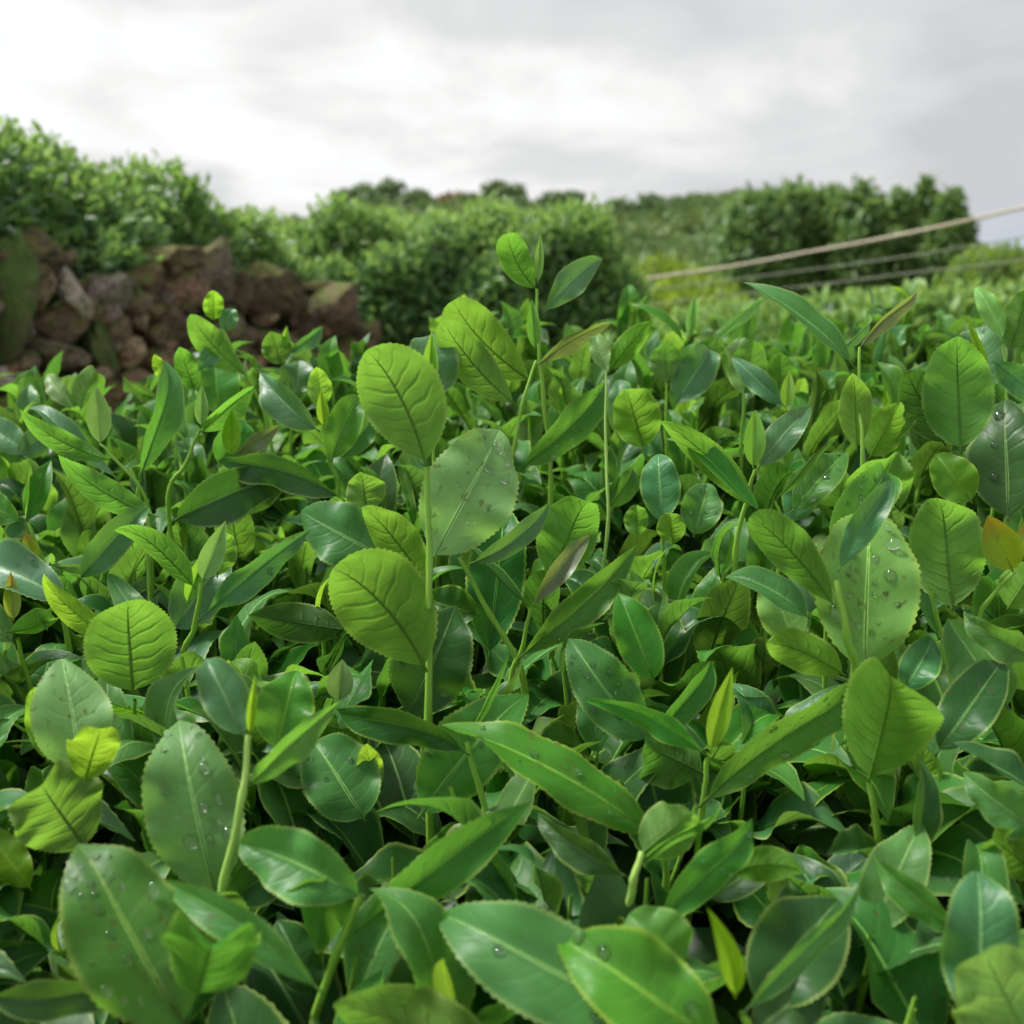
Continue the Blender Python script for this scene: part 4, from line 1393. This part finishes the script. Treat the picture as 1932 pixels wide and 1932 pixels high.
        U(1812, 854, 1804, 628, 130, 'y', sh=(.64, .80), fold=12, q=.03, z=-.15), U(1785, 842, 1702, 688, 88, 'd', sh=OVAL, d=.77, fold=14), T(1902, 985, 1896, 752, 134, 'd', sh=OVAL, d=.78, fold=10, drops=5, on="the dark leaf beside the upright veined leaf"),
        T(1835, 950, 1765, 855, 80, 'y', d=.74), bud(1862, 700, 1826, 603, 18, 'b', d=.8)]),
    dict(stem=[(1900, 780, .84), (1892, 650, .83)], rad=.0015, leaves=[
        T(1892, 645, 1833, 534, 40, 'p', sh=LONG, fold=24, c=8), U(1905, 665, 1940, 540, 66, 'm', sh=OVAL), T(1870, 740, 1840, 600, 84, 's', d=.86, drops=4, on="the bluish leaf behind the pale bud leaf"), T(1870, 680, 1990, 760, 60, 's')]),
    dict(stem=[(1628, 880, .75), (1620, 760, .75), (1622, 655, .75)], rad=.0016, leaves=[
        edge(1612, 692, 1404, 522, 42, 'm', c=10, roll=42, fold=22), edge(1620, 660, 1748, 543, 26, 'r', c=-8, roll=40), edge(1588, 660, 1652, 598, 18, 's', d=.78),
        U(1616, 852, 1612, 692, 62, 'y', sh=LONG, fold=16, q=.05), U(1640, 865, 1700, 755, 70, 'y', d=.77, sh=OVAL), edge(1740, 780, 1660, 850, 20, 'y', d=.77)]),
    dict(stem=[(1388, 1040, .72), (1408, 950, .71), (1424, 885, .70)], rad=.0018, leaves=[
        bud(1421, 884, 1425, 773, 40, 'b', fold=28, sh=OVAL), T(1430, 886, 1532, 765, 60, 's', sh=OVAL, fold=22, c=-6), U(1432, 968, 1240, 790, 58, 'y', sh=LONG, c=12, q=.04), edge(1440, 970, 1255, 818, 30, 'm', c=12, d=.69)]),
    dict(stem=[(1475, 1030, .71), (1462, 945, .70)], rad=.0015, leaves=[
        edge(1462, 945, 1592, 824, 16, 'm', c=-10), T(1492, 968, 1602, 840, 72, 'm', sh=OVAL, d=.72, drops=8, on="the wet leaf behind the thin arching blade"), T(1490, 990, 1540, 870, 70, 's', d=.74)]),
    dict(stem=[(1560, 1110, .66), (1566, 1040, .65)], rad=.0016, leaves=[
        T(1560, 1045, 1690, 868, 90, 'm', sh=OVAL, fold=18, drops=10, roll=15, on="the wet leaf behind the big pale upright leaf"), U(1700, 965, 1625, 864, 128, 'y', sh=ROUND, d=.69, fold=12)]),
    dict(stem=[(1257, 830, .98), (1257, 722, .97)], rad=.0015, leaves=[
        U(1257, 724, 1255, 640, 62, 'm', sh=ROUND, fold=10), T(1272, 765, 1348, 648, 74, 's', sh=OVAL), bud(1300, 638, 1311, 553, 20, 'p'), edge(1290, 642, 1190, 574, 18, 'm', c=8), edge(1350, 642, 1452, 568, 20, 's', c=-10)]),
    dict(stem=[(1398, 850, .95), (1405, 745, .93)], rad=.0016, leaves=[
        U(1402, 748, 1422, 638, 72, 'm', sh=ROUND, d=.95), U(1466, 752, 1474, 664, 66, 'm', sh=ROUND, d=.96), T(1482, 768, 1378, 670, 42, 's', sh=LONG, fold=24, roll=15), bud(1484, 772, 1490, 700, 26, 'b', fold=36, d=.91), T(1385, 700, 1400, 630, 40, 'p', d=.97)]),
    dict(stem=[(1252, 1060, .77), (1250, 992, .76)], rad=.0015, leaves=[
        T(1250, 994, 1240, 838, 76, 's', sh=LONG, fold=10), T(1308, 1014, 1340, 902, 76, 'm', sh=OVAL, drops=5, on="the small wet leaf right of the blue-green oval leaf"), U(1200, 1014, 1202, 950, 46, 'y', sh=OVAL), U(1268, 1030, 1265, 962, 54, 'y', sh=OVAL, d=.74)]),
    # --- lower right
    dict(stem=[(1183, 1760, .50), (1196, 1660, .49), (1212, 1608, .49)], rad=.0022, mat='stem_pale', leaves=[
        T(1182, 1655, 1000, 1532, 58, 'd', sh=LONG, fold=26, c=-6, roll=-20), U(1208, 1612, 1310, 1530, 100, 'y', sh=ROUND, d=.50), edge(1196, 1645, 1388, 1520, 18, 'y', c=-12), U(1180, 1700, 1085, 1620, 70, 'm', d=.51)]),
    dict(stem=[(1235, 2010, .43), (1212, 1915, .42)], rad=.0024, leaves=[
        T(1240, 1930, 804, 1696, 186, 'm', sh=(.75, .95), fold=20, c=-6, z=.35, wave=.16, drops=2, on="the broad leaf at the bottom pointing left", mr=.0015), T(1360, 1975, 1042, 1748, 180, 'm', sh=(.72, .95), fold=18, d=.40, z=.35, drops=4, on="the broad leaf at the bottom edge right of centre", mr=.0015),
        T(1290, 1830, 1180, 1720, 140, 'y', d=.44, sh=ROUND), U(960, 2010, 620, 1890, 130, 'm', d=.43, sh=OVAL, c=10)]),
    dict(stem=[(1412, 2010, .43), (1402, 1912, .42)], rad=.0023, leaves=[
        T(1420, 1900, 1592, 1680, 170, 'd', sh=OVAL, d=.45, fold=14, z=.35), T(1400, 1915, 1655, 1668, 44, 'm', sh=LONG, fold=30, roll=25, c=-6), bud(1388, 1884, 1334, 1712, 42, 'b', fold=40, c=12), T(1420, 1950, 1570, 1830, 120, 'd', d=.44)]),
    dict(stem=[(1230, 1840, .48), (1238, 1745, .475)], rad=.0018, leaves=[
        T(1240, 1744, 1442, 1540, 76, 'm', sh=LONG, fold=20, roll=15, drops=5, on="the slender leaf slanting right in the lower right"), U(1372, 1650, 1524, 1646, 66, 'y', d=.49, sh=LONG, c=-18), T(1330, 1700, 1480, 1600, 70, 'd', d=.50)]),
    dict(stem=[(1860, 2030, .42), (1852, 1965, .42)], rad=.0022, leaves=[
        T(1852, 1962, 1848, 1638, 148, 's', sh=(.75, .72), fold=16, z=.3), U(1990, 2060, 1850, 1786, 200, 'p', sh=ROUND, d=.40, fold=8, z=-.1)]),
    dict(stem=[(1632, 1850, .50), (1642, 1765, .49)], rad=.0018, leaves=[
        T(1640, 1766, 1742, 1538, 112, 'm', sh=OVAL, fold=14, d=.50), T(1806, 1768, 1628, 1620, 62, 'm', sh=LONG, fold=26, roll=-20, c=8, d=.48), edge(1735, 1640, 1745, 1420, 40, 'd', d=.52)]),
    dict(stem=[(1975, 1700, .50), (1965, 1590, .50)], rad=.0020, leaves=[
        T(1975, 1580, 1804, 1458, 80, 'm', sh=OVAL, fold=24, roll=-20), U(1975, 1660, 1858, 1572, 90, 'm', sh=OVAL), edge(1960, 1500, 1800, 1395, 40, 'd', d=.53)]),
    dict(stem=[(1770, 1510, .58), (1765, 1425, .57)], rad=.0018, leaves=[
        T(1766, 1424, 1904, 1228, 98, 'd', sh=OVAL, fold=18, z=.2), T(1905, 1340, 1786, 1166, 110, 'm', sh=OVAL, d=.60), T(1960, 1250, 1808, 1160, 62, 'm', sh=LONG, roll=-20, d=.58, drops=4, on="the wet leaf below the yellow-orange bud leaf"),
        T(1700, 1310, 1770, 1195, 70, 's', d=.6)]),
]
for i, s in enumerate(SHOOTS):
    hero_shoot(s['stem'], s['rad'], s['leaves'], s.get('mat', 'stem'), s.get('label'), seed=i + 1)

# ------------------------------------------------------------------ filler shoots: shared leaf shapes
def unit_leaf(seed, L=1.0, W=0.42, fold=18, bend=0.12, wave=0.12, shape=(0.8, 0.66), quilt=0.03, rows=36, mid_r=0.010, cols=4):
    B_, T_ = Vector((0, 0, 0)), Vector((0, L, -bend * 0.6))
    ctrl = Vector((0, L * 0.5, bend))

    def center(t):
        return B_ * ((1 - t) ** 2) + ctrl * (2 * t * (1 - t)) + T_ * (t * t)
    V, Fc, UV, fr, xs = leaf_verts(center, Vector((1, 0, 0)), Vector((0, 0, 1)), W / 2, rows=rows, cols=cols, fold=R(fold), wave=wave, quilt=quilt, shape=shape, serr=0.035, seed=seed, mid_r=mid_r, petiole=0.06, liven=1.3)
    Fc = orient(V, Fc, Vector((0, 0, 1)), len(xs))
    return np.array([tuple(v) for v in V]), Fc, UV


PROTO = []
for i in range(20):
    rs = random.Random(500 + i)
    PROTO.append(unit_leaf(900 + i, W=rs.uniform(0.36, 0.48), fold=rs.uniform(10, 32), bend=rs.uniform(-0.02, 0.30), wave=rs.uniform(0.08, 0.32), quilt=0.0, shape=rs.choice([OVAL, OVAL, (.76, 1.05), (.70, .92), LONG, LONG])))
LEAFME = {}


def leaf_me(i, kind):
    if (i, kind) not in LEAFME:
        V, Fc, UV = PROTO[i]
        me = mesh_np("leaf", V, Fc, UV)
        me.materials.append(M[kind])
        LEAFME[(i, kind)] = me
    return LEAFME[(i, kind)]


def blocked(p_list):
    """would a leaf with these points stand in front of a placed leaf?"""
    for p in p_list:
        s = project(p)
        if s is None:
            return True
        x, y, d = s
        for ax, ay, bx_, by_, hw, dh in HERO:
            if d > dh + 0.004:
                continue
            vx, vy = bx_ - ax, by_ - ay
            L2 = vx * vx + vy * vy
            t = max(0.0, min(1.0, ((x - ax) * vx + (y - ay) * vy) / L2))
            if math.hypot(x - ax - t * vx, y - ay - t * vy) < hw * 0.88 + 2:
                return True
    return False


BUDME = []
for i in range(6):
    V, Fc, UV = unit_leaf(970 + i, W=0.30, fold=50, bend=0.04, wave=0.0, quilt=0.0, shape=BUD, rows=16, mid_r=0.0)
    me = mesh_np("bud", V, Fc, UV)
    me.materials.append(M['b' if i % 2 else 'p'])
    BUDME.append(me)
STEMME = []
for i in range(4):
    rs = random.Random(40 + i)
    pts = [(0, 0, 0), (rs.uniform(-.06, .06), rs.uniform(-.06, .06), .5), (0, 0, 1)]
    V, Fc = tube(smooth_path(pts, 3), list(np.linspace(0.022, 0.012, 7)), 6)
    STEMME.append(mesh_np("shoot", V, Fc))
    STEMME[-1].materials.append(M['stem'])

rs = random.Random(11)
COUNT = {id(bz[2]): 0 for bz in BUSH}
GA = 2.39996
yy = 0.36
spots = []
while yy < 1.44:
    sp = 0.045 + 0.016 * (yy - 0.4)
    xmax = 0.48 * yy + 0.16
    xx = -xmax
    while xx < xmax:
        spots.append((xx + rs.uniform(-.5, .5) * sp, yy + rs.uniform(-.5, .5) * sp))
        xx += sp
    yy += sp
for (x, y) in spots:
    root = nearest_bush(x, y)
    tall = rs.random() < (0.55 if y > 0.92 else (0.32 if y > 0.62 else 0.12))
    zt = canopy_z(x, y) - (rs.uniform(-0.062, -0.012) if tall else rs.uniform(-0.006, 0.036))
    tilt = Vector((rs.uniform(-.35, .35), rs.uniform(-.45, .15), 1)).normalized()
    Ls = rs.uniform(0.12, 0.16) if tall else rs.uniform(0.07, 0.13)
    if tall:
        tilt = Vector((rs.uniform(-.25, .25), rs.uniform(-.25, .15), 1)).normalized()
        if blocked([Vector((x, y, zt)), Vector((x, y, zt)) - tilt * 0.04]):
            tall = False
            zt -= 0.05
    top = Vector((x, y, zt))
    base = top - tilt * Ls
    sh = link("shoot", STEMME[rs.randrange(4)], root)
    sh.matrix_basis = Matrix.Translation(base - Vector((root.location.x, root.location.y, 0))) @ tilt.to_track_quat('Z', 'Y').to_matrix().to_4x4() @ Matrix.Diagonal((Ls * .75, Ls * .75, Ls, 1))
    inv = (Matrix.Translation(Vector((root.location.x, root.location.y, 0))) @ sh.matrix_basis).inverted()
    a0 = rs.uniform(0, 6.28)
    nl = rs.choice([5, 6, 6]) if tall else rs.choice([4, 5, 5, 6])
    made = 0
    for k in range(nl):
        f = (k + 0.6) / nl                         # 0 low .. 1 top
        az = a0 + k * GA
        el = R(rs.uniform(8, 46) + f * 32)
        ln = rs.uniform(0.074, 0.104) * (1.0 + 0.14 * max(0.0, min(1.0, (y - 0.8) / 0.5))) * (1.10 - (0.52 if tall else 0.40) * f)
        if tall:
            el += R(14 * f + 6)
        if COUNT[id(root)] >= 292:
            break
        out = Vector((math.cos(az) * math.cos(el), math.sin(az) * math.cos(el), math.sin(el)))
        # tilt leaf direction with the stem
        out = (out + tilt * 0.12).normalized()
        p0 = base + tilt * (Ls * (0.25 + 0.75 * f))
        nrm = Vector((0, 0, 1)) - out * out.z
        if nrm.length < 0.05:
            nrm = Vector((-math.cos(az), -math.sin(az), 0))
        nrm.normalize()
        nrm = Matrix.Rotation(rs.uniform(-.45, .45), 3, out) @ nrm
        pts = [p0, p0 + out * ln * 0.5, p0 + out * ln]
        sd_ = out.cross(nrm)
        pts += [pts[1] + sd_ * ln * .18, pts[1] - sd_ * ln * .18]
        if blocked(pts):
            continue
        q = project(pts[1])
        if q and not (-260 < q[0] < 2190 and 480 < q[1] < 2250):
            continue
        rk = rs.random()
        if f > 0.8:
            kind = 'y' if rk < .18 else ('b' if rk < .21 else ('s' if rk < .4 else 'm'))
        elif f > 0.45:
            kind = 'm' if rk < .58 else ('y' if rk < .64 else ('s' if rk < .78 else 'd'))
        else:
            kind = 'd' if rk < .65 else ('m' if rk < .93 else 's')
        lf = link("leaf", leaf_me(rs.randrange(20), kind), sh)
        Xa = out.cross(nrm).normalized()
        mt = Matrix((Xa, out, nrm)).transposed().to_4x4()
        lf.matrix_basis = inv @ Matrix.Translation(p0) @ mt @ Matrix.Diagonal((ln, ln, ln, 1))
        COUNT[id(root)] += 1
        made += 1
    # the rolled tip bud
    if (tall or rs.random() < 0.45) and not blocked([top + tilt * 0.02]):
        lb = rs.uniform(0.024, 0.040)
        bo = link("bud", BUDME[rs.randrange(len(BUDME))], sh)
        xa = tilt.orthogonal().normalized()
        xa = Matrix.Rotation(rs.uniform(0, 6.28), 3, tilt) @ xa
        mt = Matrix((xa, tilt, xa.cross(tilt))).transposed().to_4x4()
        bo.matrix_basis = inv @ Matrix.Translation(top - tilt * 0.004) @ mt @ Matrix.Diagonal((lb, lb, lb, 1))

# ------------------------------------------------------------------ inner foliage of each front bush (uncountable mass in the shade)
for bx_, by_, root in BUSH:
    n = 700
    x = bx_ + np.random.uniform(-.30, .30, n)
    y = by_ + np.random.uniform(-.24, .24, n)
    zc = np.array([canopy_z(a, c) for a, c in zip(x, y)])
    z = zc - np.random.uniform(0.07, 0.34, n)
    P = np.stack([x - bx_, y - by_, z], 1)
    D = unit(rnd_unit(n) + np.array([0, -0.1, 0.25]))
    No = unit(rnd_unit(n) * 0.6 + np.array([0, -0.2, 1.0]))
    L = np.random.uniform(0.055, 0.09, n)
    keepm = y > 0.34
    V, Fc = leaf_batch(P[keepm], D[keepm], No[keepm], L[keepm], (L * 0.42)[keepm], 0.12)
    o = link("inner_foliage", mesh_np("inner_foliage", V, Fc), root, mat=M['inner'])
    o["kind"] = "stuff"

# ------------------------------------------------------------------ older leaves just under the canopy, too many and too hidden to pick apart
SMALL = []
for i in range(8):
    rs = random.Random(700 + i)
    SMALL.append(unit_leaf(950 + i, W=rs.uniform(0.42, 0.54), fold=rs.uniform(6, 24), bend=rs.uniform(0.0, 0.3), wave=rs.uniform(0.08, 0.28), quilt=0.0, shape=OVAL, rows=14, mid_r=0.0))
rs = random.Random(21)
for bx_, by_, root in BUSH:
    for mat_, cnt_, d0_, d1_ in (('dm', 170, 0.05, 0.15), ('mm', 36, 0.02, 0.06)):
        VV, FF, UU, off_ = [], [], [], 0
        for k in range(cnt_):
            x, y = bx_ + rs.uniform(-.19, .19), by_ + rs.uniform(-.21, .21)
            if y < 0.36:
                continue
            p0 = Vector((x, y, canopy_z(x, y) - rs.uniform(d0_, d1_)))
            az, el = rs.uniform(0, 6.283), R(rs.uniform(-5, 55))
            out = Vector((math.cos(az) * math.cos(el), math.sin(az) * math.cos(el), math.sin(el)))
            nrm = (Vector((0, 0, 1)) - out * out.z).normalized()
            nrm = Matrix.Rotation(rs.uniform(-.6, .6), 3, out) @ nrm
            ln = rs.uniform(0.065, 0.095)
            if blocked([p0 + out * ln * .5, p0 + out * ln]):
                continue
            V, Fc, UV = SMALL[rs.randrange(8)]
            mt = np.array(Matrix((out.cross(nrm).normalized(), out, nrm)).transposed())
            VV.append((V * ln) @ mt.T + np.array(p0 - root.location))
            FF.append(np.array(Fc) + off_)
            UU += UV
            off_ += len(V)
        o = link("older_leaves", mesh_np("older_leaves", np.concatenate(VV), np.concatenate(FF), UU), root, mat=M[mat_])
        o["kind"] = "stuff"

# ------------------------------------------------------------------ water drops resting on leaves
def drop_mesh(seed):
    bm = bmesh.new()
    bmesh.ops.create_icosphere(bm, subdivisions=2, radius=1.0)
    rs = random.Random(seed)
    off = Vector((rs.uniform(0, 9), rs.uniform(0, 9), 0))
    for v in bm.verts:
        k = 1 + 0.14 * mnoise.noise(v.co * 0.9 + off)
        z = v.co.z
        v.co = Vector((v.co.x * k, v.co.y * k, z * 0.52 if z > 0 else z * 0.12))
    me = bpy.data.meshes.new("water_droplet")
    bm.to_mesh(me)
    bm.free()
    for p in me.polygons:
        p.use_smooth = True
    me.materials.append(M['water'])
    return me


DROPS = [drop_mesh(i) for i in range(4)]
rs = random.Random(77)
for fr, half, fold, cnt, on, side in DROP_LEAVES:
    placed = []
    for k in range(int(cnt * 1.35)):
        for _try in range(12):
            i = rs.randrange(int(len(fr) * 0.22), int(len(fr) * 0.9))
            x = rs.choice((-1, 1)) * rs.uniform(0.14, 0.80)
            p, s, n, f = fr[i]
            pos = p + s * (half * f * x * math.cos(fold)) + n * (half * f * abs(x) * math.sin(fold))
            r = rs.choice((0.0012, 0.0014, 0.0017, 0.0020, 0.0025, 0.0034)) * (half / 0.021) ** 0.5
            if all((pos - q).length > (r + r2) * 1.25 for q, r2 in placed):
                break
        placed.append((pos, r))
        sgn = 1 if x > 0 else -1
        nn = (n * math.cos(fold) - s * sgn * math.sin(fold)).normalized()
        t = s.cross(nn).normalized()
        o = link("water_droplet", DROPS[rs.randrange(4)])
        st = rs.choice((1, 1, 1.15, 1.5))
        ss = nn.cross(t).normalized()
        o.matrix_basis = Matrix.Translation(pos + nn * r * 0.04) @ Matrix((ss, t, nn)).transposed().to_4x4() @ Matrix.Rotation(rs.uniform(-.5, .5), 4, 'Z') @ Matrix.Diagonal((r, r * st, r, 1))
        tag(o, "water drop on " + on, "water drop", "water drops on " + on)
print("objects", len(bpy.data.objects), "leaf fill", sum(COUNT.values()), COUNT.values())
